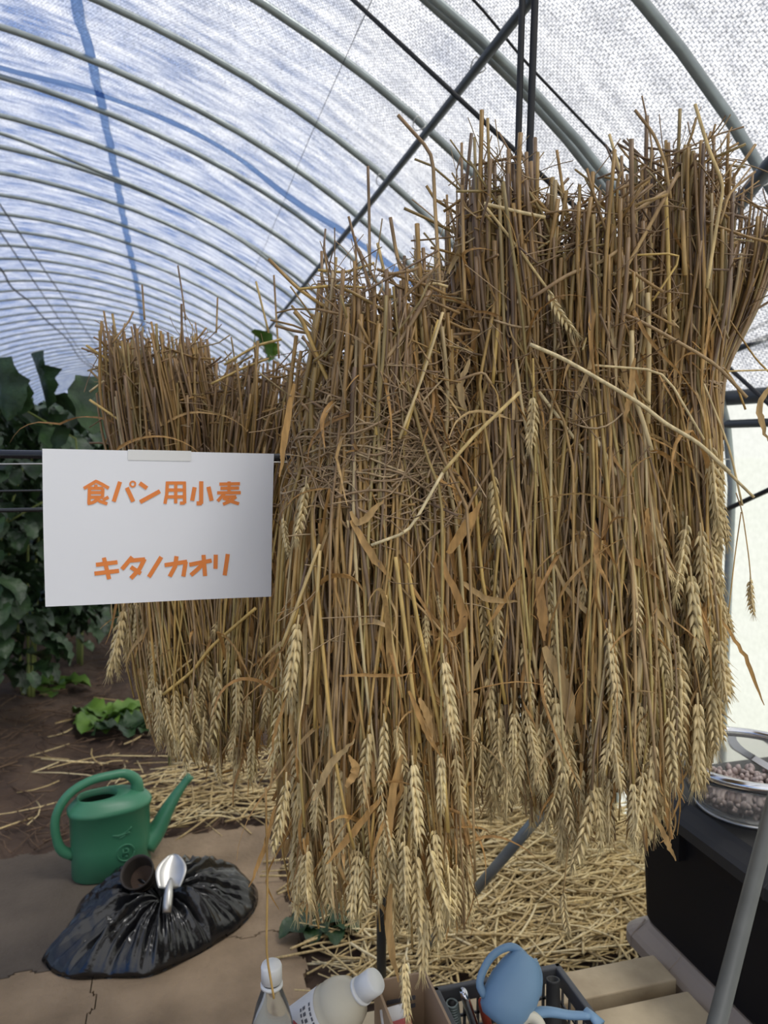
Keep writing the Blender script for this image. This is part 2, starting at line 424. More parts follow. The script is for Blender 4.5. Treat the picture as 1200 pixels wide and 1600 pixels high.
roof_line('long_cord', [(-30,276),(0,320),(75,430),(150,540),(185,590)], .006, M_BLACK, 'upper of two straight dark cords near the far ridge', 'cord', .96)
roof_line('long_cord', [(-30,318),(0,362),(60,450),(130,555),(165,600)], .006, M_BLACK, 'lower of two straight dark cords near the far ridge', 'cord', .96)
roof_line('slack_cord', [(-20,400),(5,425),(15,445),(50,475),(62,490),(105,530),(125,560),(150,580)], .009, M_BLACK, 'slack kinked dark cord above the green plants', 'cord', .95, 40)
roof_line('diagonal_brace', [(-40,196),(0,208),(140,262),(270,318),(390,385),(480,460),(560,540)], .011, M_PIPE, 'steel brace pipe running diagonally across the far arches', 'pipe', .985)
roof_line('wall_brace', [(1290,170),(1197,265),(1160,312),(1125,360),(1050,470)], .017, M_DARKPIPE, 'short dark brace pipe clamped to the nearest arch behind the wheat', 'pipe', .965)
def ribbon_on_roof(name, left, right, label, s=1.012):
    m = MB(); a = curve_pts([PA(x, y, s) for x, y in left], 40); b = curve_pts([PA(x, y, s) for x, y in right], 40)
    up = np.array([0, 0, .001])
    m.loft([[a[i], b[i], b[i]+up, a[i]+up] for i in range(40)], True, True, True)
    o = m.build(name, M_BLUE); o.data.uv_layers.new(name='UVMap'); tag(o, label, 'tape')
ribbon_on_roof('ridge_tape', [(60,-300),(95,-60),(109,0),(135,90),(165,220),(192,360),(209,440),(222,520)], [(84,-300),(114,-60),(128,0),(150,90),(177,220),(202,360),(217,440),(229,520)], 'long blue tape running along the roof film')
ribbon_on_roof('film_overlap', [(-20,96),(0,102),(140,138),(270,186),(360,232),(450,302),(560,372),(700,480)], [(-20,104),(0,110),(140,147),(270,196),(360,243),(450,313),(560,384),(700,494)], 'blue fold where two sheets of roof film overlap')

# clips where the purlin crosses the arches
for px, py, nm in ((747,103,'doubled'), (655,193,'third'), (596,281,'fourth'), (1188,277,'nearest')):
    c = PA(px, py, .985); m = MB()
    ring = [c + .020*np.array([math.cos(a), 0, math.sin(a)]) + np.array([0, .012*math.sin(a*2), 0]) for a in np.linspace(0, 2*math.pi, 17)]
    m.tube(ring, .0018, 6)
    tag(m.build('wire_clip', M_STEEL), f'bent wire clip where a dark pipe meets the {nm} arch', 'clip')

# side wall rails
def rail(name, a, b, r, material, label, cat='pipe'):
    m = MB(); m.tube([a, b], r, 12); tag(m.build(name, material), label, cat)
rail('film_rail', (1.585, -2.5, 1.487), (1.585, 23, 1.487), .022, M_DARKPIPE, 'thick dark film rail along the top of the bright side wall')
rail('side_rail', (1.57, -2.5, 1.41), (1.57, 23, 1.41), .012, M_DARKPIPE, 'thinner grey pipe just under the thick film rail')
a = PX(1117,558,1.55); b = PX(1200,527,1.55); rail('wall_bar', a+(a-b)*1.2, b+(b-a)*1.5, .009, M_DARKPIPE, 'upper slanting dark bar between the wheat and the film rail')
a = PX(1120,545,1.57); b = PX(1200,502,1.57); rail('wall_bar', a+(a-b)*1.2, b+(b-a)*1.5, .004, M_BLACK, 'thin slanting bar above the thicker wall bar')
a = PX(1137,573,1.54); b = PX(1200,630,1.54); rail('film_strap', a, b+(b-a), .006, M_BLACK, 'black strap slanting down across the film rail', 'strap')
a = PX(1120,803,1.56); b = PX(1200,766,1.56); rail('film_strap', a, b+(b-a), .007, M_BLACK, 'dark strap slanting across the bright side wall', 'strap')

# ------------------------------------------------------------------ drying rack the wheat hangs from
BARY = 1.07
Lb = P(0, 706, 1.0); bar_z = 1.337
m = MB(); m.tube([P(-120, 708, 1.0), P(430, 715, 1.105), P(1090, 726, 1.22)], .0058, 12)
tag(m.build('hanging_bar', M_BAR), 'glossy black horizontal bar carrying the paper sign and wheat', 'bar')
for (py, r, d, lab) in ((725, .0012, 1.2, 'thin bright wire below the black bar'), (767, .002, 1.5, 'thin dark rod at the sign edge, middle of three'), (797, .0042, 1.55, 'thick dark rear bar behind the sign, lowest of the bars')):
    c = P(30, py, d); m = MB()
    m.tube([c + np.array([-.8, -.03, 0]), c + np.array([1.35, .05, 0])], r, 8)
    tag(m.build('rear_bar' if r > .003 else 'stretched_wire', M_BAR if r > .0015 else M_STEEL), lab, 'bar' if r > .003 else 'wire')
for x0, x1, lab in ((816, 806, 'thinner-looking outer'), (836, 823, 'inner')):
    a = P(x0, 0, 1.10); b = P(x1, 360, 1.12)
    m = MB(); q = [a + (a-b)*1.6, a, b, b + (b-a)*.9]
    m.tube(q, .0055 if x0 > 820 else .005, 8)
    tag(m.build('suspension_rope', M_BLACK), 'black cord hanging straight down into the wheat, ' + ('one nearer the bins' if x0 > 820 else 'one nearer the purlin'), 'cord')
def pipe_leg(p0, p1, r, material, label):
    m = MB(); m.tube([p0, p1], r, 14); o = m.build('rack_leg', material); tag(o, label, 'pipe', 'drying rack legs'); return o
pa, pb = P(1120, 1600, .80), P(1200, 1290, .95)
pipe_leg(pa + (pa-pb)*2.6, pb + (pb-pa)*1.3, .0098, M_LEGPIPE, 'galvanised rack leg leaning in front of the black storage bins')
pa, pb = PZ(650, 1500, .0), P(855, 1260, 1.62)
pipe_leg(pa, pb + (pb-pa)*.55, .012, M_PIPE, 'slanting grey rack leg over the straw pile')
pa = PZ(596, 1545, .0)
pipe_leg(pa, pa + np.array([0, 0, 1.2]), .012, M_DARKPIPE, 'upright dark rack leg under the central wheat sheaf')

# ------------------------------------------------------------------ wheat
def make_ear(seed, L_=.088, bend=.0):
    r = np.random.default_rng(seed); m = MB(); n = 15
    def axis(u): return np.array([bend*u*u, .25*bend*u*u, -L_*u])
    m.tube([axis(u) for u in np.linspace(-.12, .95, 8)], .0011, 5, .3)
    for i in range(n):
        u = i/(n-1)*.9; sc = (.72 + .5*math.sin(math.pi*min(1, u*.8+.18)))*(1 if i < n-2 else .8)
        side = 1 if i % 2 else -1
        for k, (lat, out_, ln) in enumerate(((0, .30, 1.0), (-.55, .36, .95), (.55, .36, .95), (0, .12, .8))):
            a = r.normal(0, .12)
            d = np.array([side*math.sin(out_+.05*r.normal()), lat*.5 + .08*r.normal(), -math.cos(out_)]); d /= np.linalg.norm(d)
            base = axis(u) + np.array([side*.0011, lat*.0033, 0])
            ll = .0128*sc*ln; w = .0021*sc
            b1 = np.cross(d, [0, 1, 0]); b1 /= np.linalg.norm(b1); b2 = np.cross(d, b1)
            prof_ = ((0, .35), (.25, .95), (.5, 1.0), (.78, .6), (1.0, .12), (1.0+r.uniform(.3, .9), .03))
            rings = [[base + d*ll*s + w*q*(math.cos(t)*b1*.8 + math.sin(t)*b2) for t in np.arange(5)*2*math.pi/5] for s, q in prof_]
            m.loft(rings, True, False, True, var=float(np.clip(r.normal(.5, .25), 0, 1)))
    for k in range(12):                                  # short bristles at the tip
        d = np.array([r.normal(0, .25), r.normal(0, .25), -1]); b = axis(.9)
        m.tube([b, b+d*.009, b+d*.02], [.0004, .0003, .0001], 3, .8, cap=False)
    me = m.build('wheat_ear', M_EAR, attrs=True)
    return me
EARS = [make_ear(s, l, b) for s, l, b in ((1,.085,.0),(2,.092,.008),(3,.08,-.007),(4,.097,.014),(5,.075,-.012),(6,.088,.004))]
EAR_MESH = [o.data for o in EARS]
for o in EARS: bpy.data.objects.remove(o)

def ear_at(p, d, parent, rs, scale=1.0, twist=None):
    d = np.asarray(d, float); d /= np.linalg.norm(d)
    q = Vector((0, 0, -1)).rotation_difference(Vector(d))
    o = bpy.data.objects.new('wheat_ear', EAR_MESH[rs.integers(len(EAR_MESH))]); C.objects.link(o)
    tw = rs.uniform(0, 6.28) if twist is None else twist
    o.parent = parent; o.location = Vector(p) - parent.location
    o.rotation_mode = 'QUATERNION'; o.rotation_quaternion = q @ Matrix.Rotation(tw, 3, 'Z').to_quaternion()
    o.scale = (scale*1.05, scale*1.05, scale)
    return o

def leaf_blade(m, start, d0, length, width, rs, droop=1.0, twist=None, var=None):
    n = 14; p = np.array(start, float); d = np.array(d0, float); d /= np.linalg.norm(d)
    tw = rs.normal(0, 2.2) if twist is None else twist; a0 = rs.uniform(0, 6.28)
    kx, ky = rs.normal(0, 1.2, 2); vs = []; tt = []
    kink = rs.integers(3, 11) if rs.random() < .5 else -1
    for i in range(n):
        u = i/(n-1)
        ref = np.array([0, 1.0, 0.2]); s = np.cross(d, ref); s /= np.linalg.norm(s)+1e-9; w2 = np.cross(d, s)
        a = a0*0 + tw*u + .4*math.sin(kx*3*u)
        side = math.cos(a)*s + math.sin(a)*w2; nor = np.cross(d, side)
        w = width*.5*min(1, u*6+.35)*(1-u**1.6)**.9*(1+.12*math.sin(7*u+kx*3)) + .0004
        fold = .8*w*math.sin(5*u+kx)
        vs += [p - side*w + nor*fold, p, p + side*w + nor*fold]; tt += [u]*3
        step = length/(n-1)
        d = d + np.array([kx*.10*math.sin(u*5+ky), ky*.06, -.16*droop]) + rs.normal(0, .05, 3)
        if i == kink: d = d*.3 + rs.normal(0, .8, 3)*np.array([1, .4, .6])
        d /= np.linalg.norm(d); p = p + d*step
    fs = [(3*i+j, 3*i+j+1, 3*i+j+4, 3*i+j+3) for i in range(n-1) for j in (0, 1)]
    m.add(vs, fs, rs.random() if var is None else var, tt)

def sheaf(label, keys, d, ry, n_mass, n_front, n_ear, n_leaf, seed, tie, heroes=(), extra=(), lean=0.0, leaves=(), fibres=90, tangle=0, group='wheat sheaves hung on the rack', tint=0.0, lim=((0, 2000), (1200, 2000))):
    """keys: (height as seen, centre, half width) down the sheaf at depth d; stalks run from cut butt (top) to ear (bottom)"""
    rs = np.random.default_rng(seed)
    cen = np.array([P(x, y, d + lean*(i/(len(keys)-1))) for i, (y, x, w) in enumerate(keys)])
    hw = np.array([w*d/FPX for y, x, w in keys])
    z = cen[:, 2]; tk = (z[0]-z)/(z[0]-z[-1])
    tg = np.linspace(-.12, 1.1, 80)
    def sm(a):
        a = np.interp(tg, tk, a); b = np.r_[[a[0]]*5, a, [a[-1]]*5]
        return np.convolve(b, np.ones(11)/11, 'valid')
    slope0 = (cen[1]-cen[0])/(tk[1]-tk[0]); slope1 = (cen[-1]-cen[-2])/(tk[-1]-tk[-2])
    cx, cy, cz = sm(cen[:, 0]), sm(cen[:, 1]), np.interp(tg, tk, z)
    cz = z[0] - tg*(z[0]-z[-1])
    W = sm(hw)
    tie_t = float(np.interp(tie, [k[0] for k in keys], tk))
    pinch = 1 - .10*np.exp(-((tg-tie_t)/.05)**2)
    W = W*pinch
    RYk = ry*(1 - .18*np.exp(-((tg-tie_t)/.08)**2))
    root = empty('wheat_sheaf', (float(cen[0][0]), float(cen[0][1]), float(z[-1])))
    tag(root, label, 'wheat sheaf', group)
    Lz = z[0]-z[-1]
    def inside(p):
        q = np.asarray(p) - EYE; zc = q @ FW; x, y = 600 + FPX*(q @ RT)/zc, 800 - FPX*(q @ UP)/zc
        if zc < 1.11 and 40 < x < 432 and 680 < y < 955: return False          # keep clear of the paper sign
        return y < np.interp(x, [l[0] for l in lim], [l[1] for l in lim])
    def pt(t, rho, th):
        x, y, zz, w, r_ = (np.interp(t, tg, a) for a in (cx, cy, cz, W, RYk))
        o = rho*(math.cos(th)*w*RT + math.sin(th)*r_*FH)
        return np.array([x, y, zz]) + o
    def stalk_path(rho, th, n, t0, t1, rs, mess=1.0):
        ts = np.linspace(t0, t1, n); da, dr = rs.normal(0, .5*mess), rs.normal(0, .08*mess); fl = .55*abs(rs.normal(0, .5))*mess
        ph = rs.uniform(0, 6.28, 4); am = np.abs(rs.normal(0, .0035*mess, 2)); fr = rs.uniform(4, 12, 2)
        pts = []
        kt = rs.uniform(.1, .9) if rs.random() < .18 else None; kd = rs.normal(0, .32, 2)
        for t in ts:
            q = pt(t, rho*(1+dr*(t-tie_t)*2 + fl*max(0, tie_t-t)), th + da*(t-tie_t))
            q = q + RT*am[0]*math.sin(fr[0]*t+ph[0]) + FH*am[1]*math.sin(fr[1]*t+ph[1])
            if kt is not None and t > kt: q = q + (RT*kd[0] + FH*min(0, kd[1]) * .3)*min(.16, t-kt)*Lz
            pts.append(q)
        return np.array(pts)
    # stalks: the ones at the front are parts of their own, the rest are one mass
    mass = MB()
    ear_spots = []
    for i in range(n_mass):
        rho = math.sqrt(rs.uniform(.12, 1.0)); th = rs.uniform(0, 2*math.pi)
        t0 = rs.uniform(-.03, .12); t1 = rs.uniform(.72, .97)
        q = stalk_path(rho, th, 12, t0, t1, rs)
        if not all(inside(p) for p in q): continue
        mass.tube(q, np.linspace(.0021, .0013, 12)*rs.uniform(.75, 1.2), 4, var=float(np.clip(rs.normal(.42+tint, .22), 0, 1)), t=np.linspace(t0, t1, 12))
    tag(mass.build('straw_mass', M_STALK, root, attrs=True, origin=root.location), None, None, kind='stuff')
    for i in range(n_front):
        th = -rs.uniform(.04, .96)*math.pi; rho = rs.uniform(.9, 1.06)
        long_ = rs.random() < .10
        t0 = -rs.uniform(.02, .10) if long_ else rs.uniform(-.04, .13); t1 = rs.uniform(.55, .95)
        if rs.random() < .12: t1 = rs.uniform(.2, .5)
        for _ in range(6):
            q = stalk_path(rho, th, 18, t0, t1, rs, 1.35)
            if all(inside(p) for p in q[:-1]) and inside(q[-1] - np.array([0, 0, .08])): break
            t1 *= .93
        else: continue
        m = MB(); rad = np.linspace(.0025, .0015, 18)*rs.uniform(.75, 1.25)
        for kk in range(3, 18, 5): rad[kk] *= 1.22
        m.tube(q, rad, 6, var=float(np.clip(rs.normal(.52+tint, .25), 0, 1)), t=np.linspace(t0, t1, 18))
        m.build('stalk', M_STALK, root, attrs=True, origin=root.location)
        if t1 > .6: ear_spots.append((q[-1], q[-1]-q[-3]))
    # ears
    rs.shuffle(ear_spots) if False else None
    n = 0
    for p, dd in ear_spots[:max(0, n_ear//2)]:
        ear_at(p, dd + rs.normal(0, .0018, 3) + np.array([0, 0, -.01]), root, rs, rs.uniform(.78, 1.06)); n += 1
    while n < n_ear:
        th = -rs.uniform(.0, 1.0)*math.pi if rs.random() < .85 else rs.uniform(0, math.pi)
        t = rs.beta(5, 1.7)*.97 - .03; rho = rs.uniform(.72, 1.06)
        t = min(t, .875 + .03*rs.normal())
        p = pt(t, rho, th); dd = pt(t+.05, rho, th) - p
        if not (inside(p) and inside(p - np.array([0, 0, .097]))):
            if rs.random() < .98: continue
            n += 1; continue
        ear_at(p, dd + rs.normal(0, .006, 3), root, rs, rs.uniform(.78, 1.06)); n += 1
        m = None
    # dry leaf blades
    for i in range(n_leaf):
        th = -rs.uniform(.0, 1.0)*math.pi; t = rs.uniform(.1, .88); p = pt(t, rs.uniform(.95, 1.06), th)
        if not (inside(p) and inside(p - np.array([0, 0, .13])) and inside(p - np.array([.06, 0, .1]))): continue
        outw = math.cos(th)*RT + math.sin(th)*FH
        m = MB(); leaf_blade(m, p, outw*rs.uniform(.0, .18) + RT*rs.normal(0, .18) + np.array([0, 0, -1.0 if rs.random() < .85 else .5]), rs.uniform(.08, .26), rs.uniform(.002, .006) if rs.random() < .85 else rs.uniform(.006, .010), rs)
        if all(inside(p) for p in m.v): m.build('dry_leaf', M_LEAF, root, attrs=True, origin=root.location)
    # small scraps of leaf sheath caught between the straws, and short broken straws lying across the butts
    sc = MB()
    for i in range(int(n_leaf*7)):
        th = -rs.uniform(-.05, 1.05)*math.pi; t = rs.uniform(.04, .93); p = pt(t, rs.uniform(.86, 1.03), th); one = MB()
        leaf_blade(one, p, RT*rs.normal(0, .25) + FH*rs.normal(0, .1) + np.array([0, 0, -1.0]), rs.uniform(.03, .17), rs.uniform(.002, .009), rs)
        if all(inside(q) for q in one.v[::5]): sc.add(one.v, one.f, one.var, one.t)
    tag(sc.build('leaf_scraps', M_LEAF, root, attrs=True, origin=root.location), None, None, kind='stuff')
    tp = MB()
    for i in range(int(n_front*1.1)):
        th = -rs.uniform(0, 1)*math.pi if rs.random() < .8 else rs.uniform(0, 6.28); t = rs.beta(1.2, 4)*.55 - .03
        p = pt(t, rs.uniform(.9, 1.06), th); d_ = RT*rs.normal(0, .8) + np.array([0, 0, rs.normal(.2, .7)]) + FH*rs.normal(0, .25); d_ /= np.linalg.norm(d_)
        ln = rs.uniform(.03, .13); k_ = rs.normal(0, .35, 3)
        q = [p + d_*ln*u + k_*ln*max(0, u-.5) for u in np.linspace(-.4, .6, 6)]
        if all(inside(a) for a in q): tp.tube(q, rs.uniform(.0009, .0021), 5, float(np.clip(rs.normal(.5, .28), 0, 1)), t=.1)
    tag(tp.build('broken_straws', M_STALK, root, attrs=True, origin=root.location), None, None, kind='stuff')
    for path, w, dd, tw in leaves:
        q = curve_pts([P(x, y, dd) for x, y in path], 16); m = MB(); vs = []; tt = []
        tg_ = np.gradient(q, axis=0); tg_ /= np.linalg.norm(tg_, axis=1)[:, None]
        for i2 in range(16):
            u = i2/15; s = np.cross(tg_[i2], FW); s /= np.linalg.norm(s); nn_ = np.cross(tg_[i2], s)
            a = tw*(u-.5); side = math.cos(a)*s + math.sin(a)*nn_
            ww = w*.36*(.15+.85*math.sin(math.pi*min(1, u*.9+.08)))*(1+.07*math.sin(11*u+tw))
            q[i2] += rs.normal(0, .0006, 3)
            vs += [q[i2]-side*ww - FW*.25*ww, q[i2], q[i2]+side*ww - FW*.25*ww]; tt += [u]*3
        m.add(vs, [(3*i2+j, 3*i2+j+1, 3*i2+j+4, 3*i2+j+3) for i2 in range(15) for j in (0, 1)], rs.uniform(.35, .9), tt)
        m.build('dry_leaf', M_LEAF, root, attrs=True, origin=root.location)
    # frayed fibres and short bits at the butts and around the tie
    fm = MB()
    for i in range(fibres):
        tt_ = rs.choice([rs.normal(.06, .07), rs.normal(tie_t, .05), rs.uniform(0, .5)]); th = -rs.uniform(0, 1)*math.pi if rs.random() < .8 else rs.uniform(0, 6.28)
        p = pt(max(tt_, -.02), rs.uniform(.85, 1.05), th); dv = rs.normal(0, 1, 3) + np.array([0, 0, .3]); dv /= np.linalg.norm(dv)
        ln = rs.uniform(.015, .07); c = rs.normal(0, .6, 3)
        q = [p + dv*ln*u + c*ln*u*u*.6 for u in np.linspace(0, 1, 6)]
        if not all(inside(a) for a in q): continue
        fm.tube(q, rs.uniform(.0004, .0011), 3, rs.random(), cap=False)
    for i in range(tangle):
        t_ = tie_t + rs.normal(0, .05) - .02; a0 = -rs.uniform(-.1, 1.0)*math.pi; sp = rs.normal(0, .9); r0 = rs.uniform(.98, 1.12); dz = rs.normal(0, .05); c1, c2 = rs.uniform(0, 6.28, 2)
        q = [pt(float(np.clip(t_ + dz*u + .012*math.sin(5*u+c1), .0, 1)), r0 + .05*math.sin(4*u+c2), a0 + sp*u) for u in np.linspace(0, 1, 9)]
        if not all(inside(a) for a in q): continue
        fm.tube(q, rs.uniform(.0005, .0016), 4, rs.random(), cap=False)
    tag(fm.build('frayed_fibres', M_FIBRE, root, attrs=True, origin=root.location), None, None, kind='stuff')
    # straw twine round the waist
    tm = MB()
    for i in range(7):
        dz = rs.normal(0, .012); a0 = rs.uniform(0, 6.28); 
        q = [pt(tie_t, 1.03 + .03*math.sin(3*a+a0), a) + np.array([0, 0, dz + .006*math.sin(2*a+a0)]) for a in np.linspace(a0, a0+rs.uniform(4, 6.2), 30)]
        tm.tube(q, rs.uniform(.0009, .0018), 5, rs.uniform(.1, .7), cap=True)
    tm.build('twine', M_FIBRE, root, attrs=True, origin=root.location)
    # individual bent straws seen against the sheaf
    for path, dd, r, v in heroes:
        pp = [P(x, y, dd) for x, y in path]; m = MB()
        # nearly straight pieces with sharp knees
        q = []
        for a, b in zip(pp[:-1], pp[1:]):
            for u in np.linspace(0, 1, 5)[:-1]: q.append(a+(b-a)*u)
        q.append(pp[-1]); q = np.array(q)
        q[1:-1] = .25*q[:-2] + .5*q[1:-1] + .25*q[2:]
        m.tube(q, r, 7, var=v); m.build('bent_straw', M_STRAWB if v > .55 else M_STALK, root, attrs=True, origin=root.location)
    for (x0, y0), (x1, y1), dd in extra:
        a, b = P(x0, y0, dd), P(x1, y1, dd)
        ear_at(a, b-a, root, rs, np.linalg.norm(b-a)/.094)
    return root

S1_heroes = [
 ([(622,180),(676,240),(680,330),(687,440),(690,520)], .97, .0024, .5),
 ([(580,852),(640,830),(692,738)], .90, .0019, .9), ([(692,738),(742,680),(812,613)], .90, .0022, .8),
 ([(543,813),(557,890),(578,888)], .92, .0015, .7),
 ([(626,522),(560,607),(585,632),(588,680)], .92, .0018, .6), ([(672,455),(625,535),(562,606)], .915, .0028, .45),
 ([(692,488),(660,590),(624,686)], .91, .0018, .9), ([(685,500),(655,600),(632,680)], .92, .002, .7),
 ([(460,487),(472,500),(505,580),(532,634)], .94, .0026, .5),
 ([(520,497),(560,485),(585,500),(602,490),(637,452),(678,442),(700,448)], .94, .0018, .62),
 ([(420,405),(466,452),(520,487)], .97, .0022, .55), ([(466,452),(520,446),(572,450)], .96, .0018, .6),
 ([(497,422),(540,426),(585,411)], .98, .0018, .6),
 ([(543,585),(546,640),(546,690)], .93, .0028, .5), ([(564,610),(566,650),(565,700)], .93, .0028, .5),
 ([(415,1230),(418,1380),(416,1490),(428,1560)], .93, .0014, .5),
 ([(575,260),(577,340),(578,430)], 1.0, .002, .3), ([(610,340),(620,400),(640,470)], .99, .0024, .5), ([(632,400),(628,470)], 1.0, .0022, .2),
 ([(555,370),(558,440),(566,480)], .99, .0016, .3), ([(590,380),(606,450)], .99, .002, .6),
 ([(440,1010),(470,930),(500,850)], .92, .0022, .6), ([(455,985),(480,900)], .93, .002, .58),
 ([(602,930),(612,1000),(628,1090)], .91, .0022, .56), ([(618,870),(630,960),(655,1160)], .91, .0026, .57), ([(636,880),(660,1010),(690,1150),(700,1300)], .91, .0024, .58),
 ([(560,850),(556,940),(552,1080)], .92, .0022, .5), ([(500,860),(494,960),(480,1100)], .92, .0022, .85),
]
S1_leaves = [([(548,800),(556,815),(600,780)], .012, .91, .3), ([(548,812),(570,850),(610,905)], .013, .91, .5), ([(700,865),(720,835),(752,785)], .018, .93, .3),
 ([(530,1055),(590,1056),(650,1053)], .006, .90, .2), ([(600,1240),(560,1290),(510,1350)], .012, .90, .6), ([(490,1250),(520,1190),(555,1155)], .012, .90, .5), ([(627,1180),(612,1250),(606,1340)], .014, .90, .4),
 ([(655,1090),(668,1120),(676,1160)], .013, .90, .4), ([(540,1230),(555,1200),(545,1180)], .014, .90, 1.0), ([(610,1380),(608,1450),(622,1535)], .013, .91, .5), ([(475,1310),(482,1370),(478,1445)], .007, .92, .6),
 ([(430,1260),(410,1335),(389,1386)], .008, .93, .4), ([(460,600),(450,650),(438,745)], .012, .93, .6), ([(690,870),(716,985),(680,1000)], .014, .92, .9), ([(465,1060),(440,1110),(420,1190)], .006, .92, .5), ([(640,1080),(660,1130),(690,1185)], .010, .90, .5)]
S1_ears = [((600,1128),(602,1240),.90), ((645,1195),(655,1330),.90), ((632,1315),(634,1430),.89), ((672,1330),(690,1450),.90), ((694,1035),(712,1170),.90), ((632,1505),(634,1605),.885), ((712,1180),(722,1290),.92), ((590,1320),(596,1420),.91),
 ((650,1340),(655,1470),.90), ((665,1420),(660,1540),.92), ((700,1350),(716,1460),.92), ((465,975),(447,1110),.92), ((478,755),(468,850),.94), ((443,810),(448,870),.95), ((528,1200),(530,1310),.92), ((560,1330),(548,1440),.92), ((512,1300),(520,1400),.92), ((480,1330),(470,1430),.92), ((447,1220),(440,1330),.93), ((665,960),(668,1030),.92), ((685,930),(692,980),.93)]
sheaf('tall front wheat sheaf hanging lowest, beside the paper sign', [(470,600,88),(560,600,104),(690,585,128),(900,582,138),(1150,580,142),(1350,592,132),(1500,606,105)], 1.0, .085, 250, 100, 74, 84, 21, 715, S1_heroes, S1_ears, leaves=S1_leaves, fibres=700, tangle=420, tint=.08, lim=((0,1450),(440,1430),(480,1450),(590,1455),(612,1490),(730,1490),(760,1400)))
S2_heroes = [([(756,318),(805,330),(852,340)], .96, .0024, .75), ([(758,322),(810,388),(860,458)], .96, .0018, .6),
 ([(722,290),(724,380),(726,470)], .97, .0022, .4), ([(833,560),(834,620)], .95, .0014, .6), ([(842,612),(937,737),(967,800)], .97, .0022, .85),
 ([(784,400),(780,480),(770,600)], .97, .0022, .7), ([(806,560),(816,640),(840,760)], .97, .002, .8), ([(742,760),(752,900),(790,1100)], .97, .0024, .7), ([(790,800),(815,930),(840,1060)], .97, .0024, .75),
 ([(700,600),(755,580),(768,600)], .95, .0018, .5), ([(760,590),(778,615),(782,680)], .95, .0012, .5)]
S2_leaves = [([(850,1010),(885,1090),(892,1150)], .026, .96, .4), ([(842,900),(846,950),(850,1000)], .018, .96, .3), ([(812,900),(780,950),(760,980)], .008, .96, 1), ([(715,905),(760,935),(812,940)], .011, .96, .5), ([(735,560),(720,600),(730,660)], .011, .96, .6),
 ([(865,880),(885,920),(920,960),(960,1000)], .009, .96, .6), ([(760,1010),(735,1070),(720,1130)], .012, .98, .5)]
S2_ears = [((856,455),(897,545),.955), ((833,622),(832,725),.95), ((771,745),(772,860),.96), ((920,860),(908,960),.97), ((818,1005),(828,1110),.97), ((800,1090),(815,1230),.97), ((868,1090),(872,1220),.96), ((765,1060),(770,1180),.98), ((780,1100),(785,1240),.98), ((845,1130),(840,1260),.97)]
sheaf('wheat sheaf with two black cords entering its tall frayed top', [(315,768,55),(420,776,72),(600,790,82),(800,800,92),(1050,808,95),(1290,818,86)], 1.06, .09, 250, 98, 66, 80, 22, 620, S2_heroes, S2_ears, leaves=S2_leaves, fibres=420, tangle=60, lim=((0,1275),(860,1290),(880,1350),(940,1340),(1050,1330),(1085,1240),(1115,1205),(1124,1100),(1130,600),(1150,430),(1210,400)))
S3_heroes = [([(828,538),(880,560),(1000,630),(1040,662),(1092,692),(1140,738)], .93, .0026, .95), ([(1088,690),(1130,730),(1178,777)], .935, .0018, .9), ([(929,571),(1037,579),(1100,687)], .95, .0016, .8),
 ([(917,475),(992,496),(1117,567),(1167,621)], .96, .0022, .5), ([(925,675),(969,750)], .96, .003, .85), ([(983,604),(1002,650),(1018,704)], .96, .003, .9), ([(829,467),(887,429),(942,408),(972,387)], .95, .0024, .5), ([(921,432),(1000,424),(980,483)], .96, .0026, .95),
 ([(942,400),(951,500),(952,590)], .955, .0016, .5), ([(987,517),(987,592)], .96, .0032, .9), ([(1012,458),(1014,560),(1012,662)], .97, .0032, .75), ([(960,400),(1070,395),(1020,470)], .97, .0014, .6), ([(860,400),(960,350),(1040,300)], .97, .0024, .5),
 ([(960,330),(930,390),(905,470)], .97, .0022, .6), ([(1060,270),(1000,380),(960,450)], .955, .0024, .5), ([(925,830),(940,1000),(932,1130)], .955, .0028, .9), ([(975,800),(990,900),(1002,1010)], .955, .003, .88), ([(1002,1010),(995,1090),(985,1140)], .955, .0032, .97), ([(870,235),(880,300),(892,360)], 1.0, .002, .4),
 ([(952,210),(975,290),(985,340)], 1.0, .002, .6), ([(905,300),(930,360)], 1.0, .002, .5), ([(1003,150),(1020,230),(1012,310)], 1.02, .0012, .4), ([(992,172),(1022,210),(1040,255),(1048,310)], 1.0, .002, .4)]
S3_leaves = [([(992,560),(985,610),(975,660)], .012, .95, .7), ([(955,865),(1000,880),(1030,905)], .012, .96, .8), ([(1000,920),(1030,960),(1060,1000)], .010, .97, .8), ([(990,1200),(1000,1260),(1012,1330)], .011, .97, .5), ([(1020,1270),(1040,1310),(1056,1345)], .010, .97, .5), ([(910,1040),(925,1060),(945,1075)], .012, .96, 1.0), ([(1010,790),(1012,820),(1015,860)], .010, .96, .5)]
S3_ears = [((1020,960),(1040,1070),.97), ((1000,1140),(1010,1250),.97), ((930,1100),(925,1210),.97), ((960,1120),(975,1240),.97), ((985,1220),(990,1330),.98), ((905,1240),(915,1350),.98), ((880,1395),(880,1475),.98), ((940,1190),(950,1310),.97), ((870,1200),(880,1330),.99), ((1045,1120),(1050,1240),.97), ((990,1150),(1000,1270),.97)]
S3_heroes.append(([(890,1280),(886,1340),(880,1395)], .98, .001, .5))
sheaf('broad wheat sheaf crossed by a long pale bent straw', [(360,905,80),(450,905,92),(600,912,86),(800,918,96),(1050,932,106),(1325,935,96)], 1.05, .095, 270, 100, 84, 84, 23, 605, S3_heroes, S3_ears, leaves=S3_leaves, fibres=420, tangle=60, lim=((0,1275),(860,1290),(880,1350),(940,1340),(1050,1330),(1085,1240),(1115,1205),(1124,1100),(1130,600),(1150,430),(1210,400)))
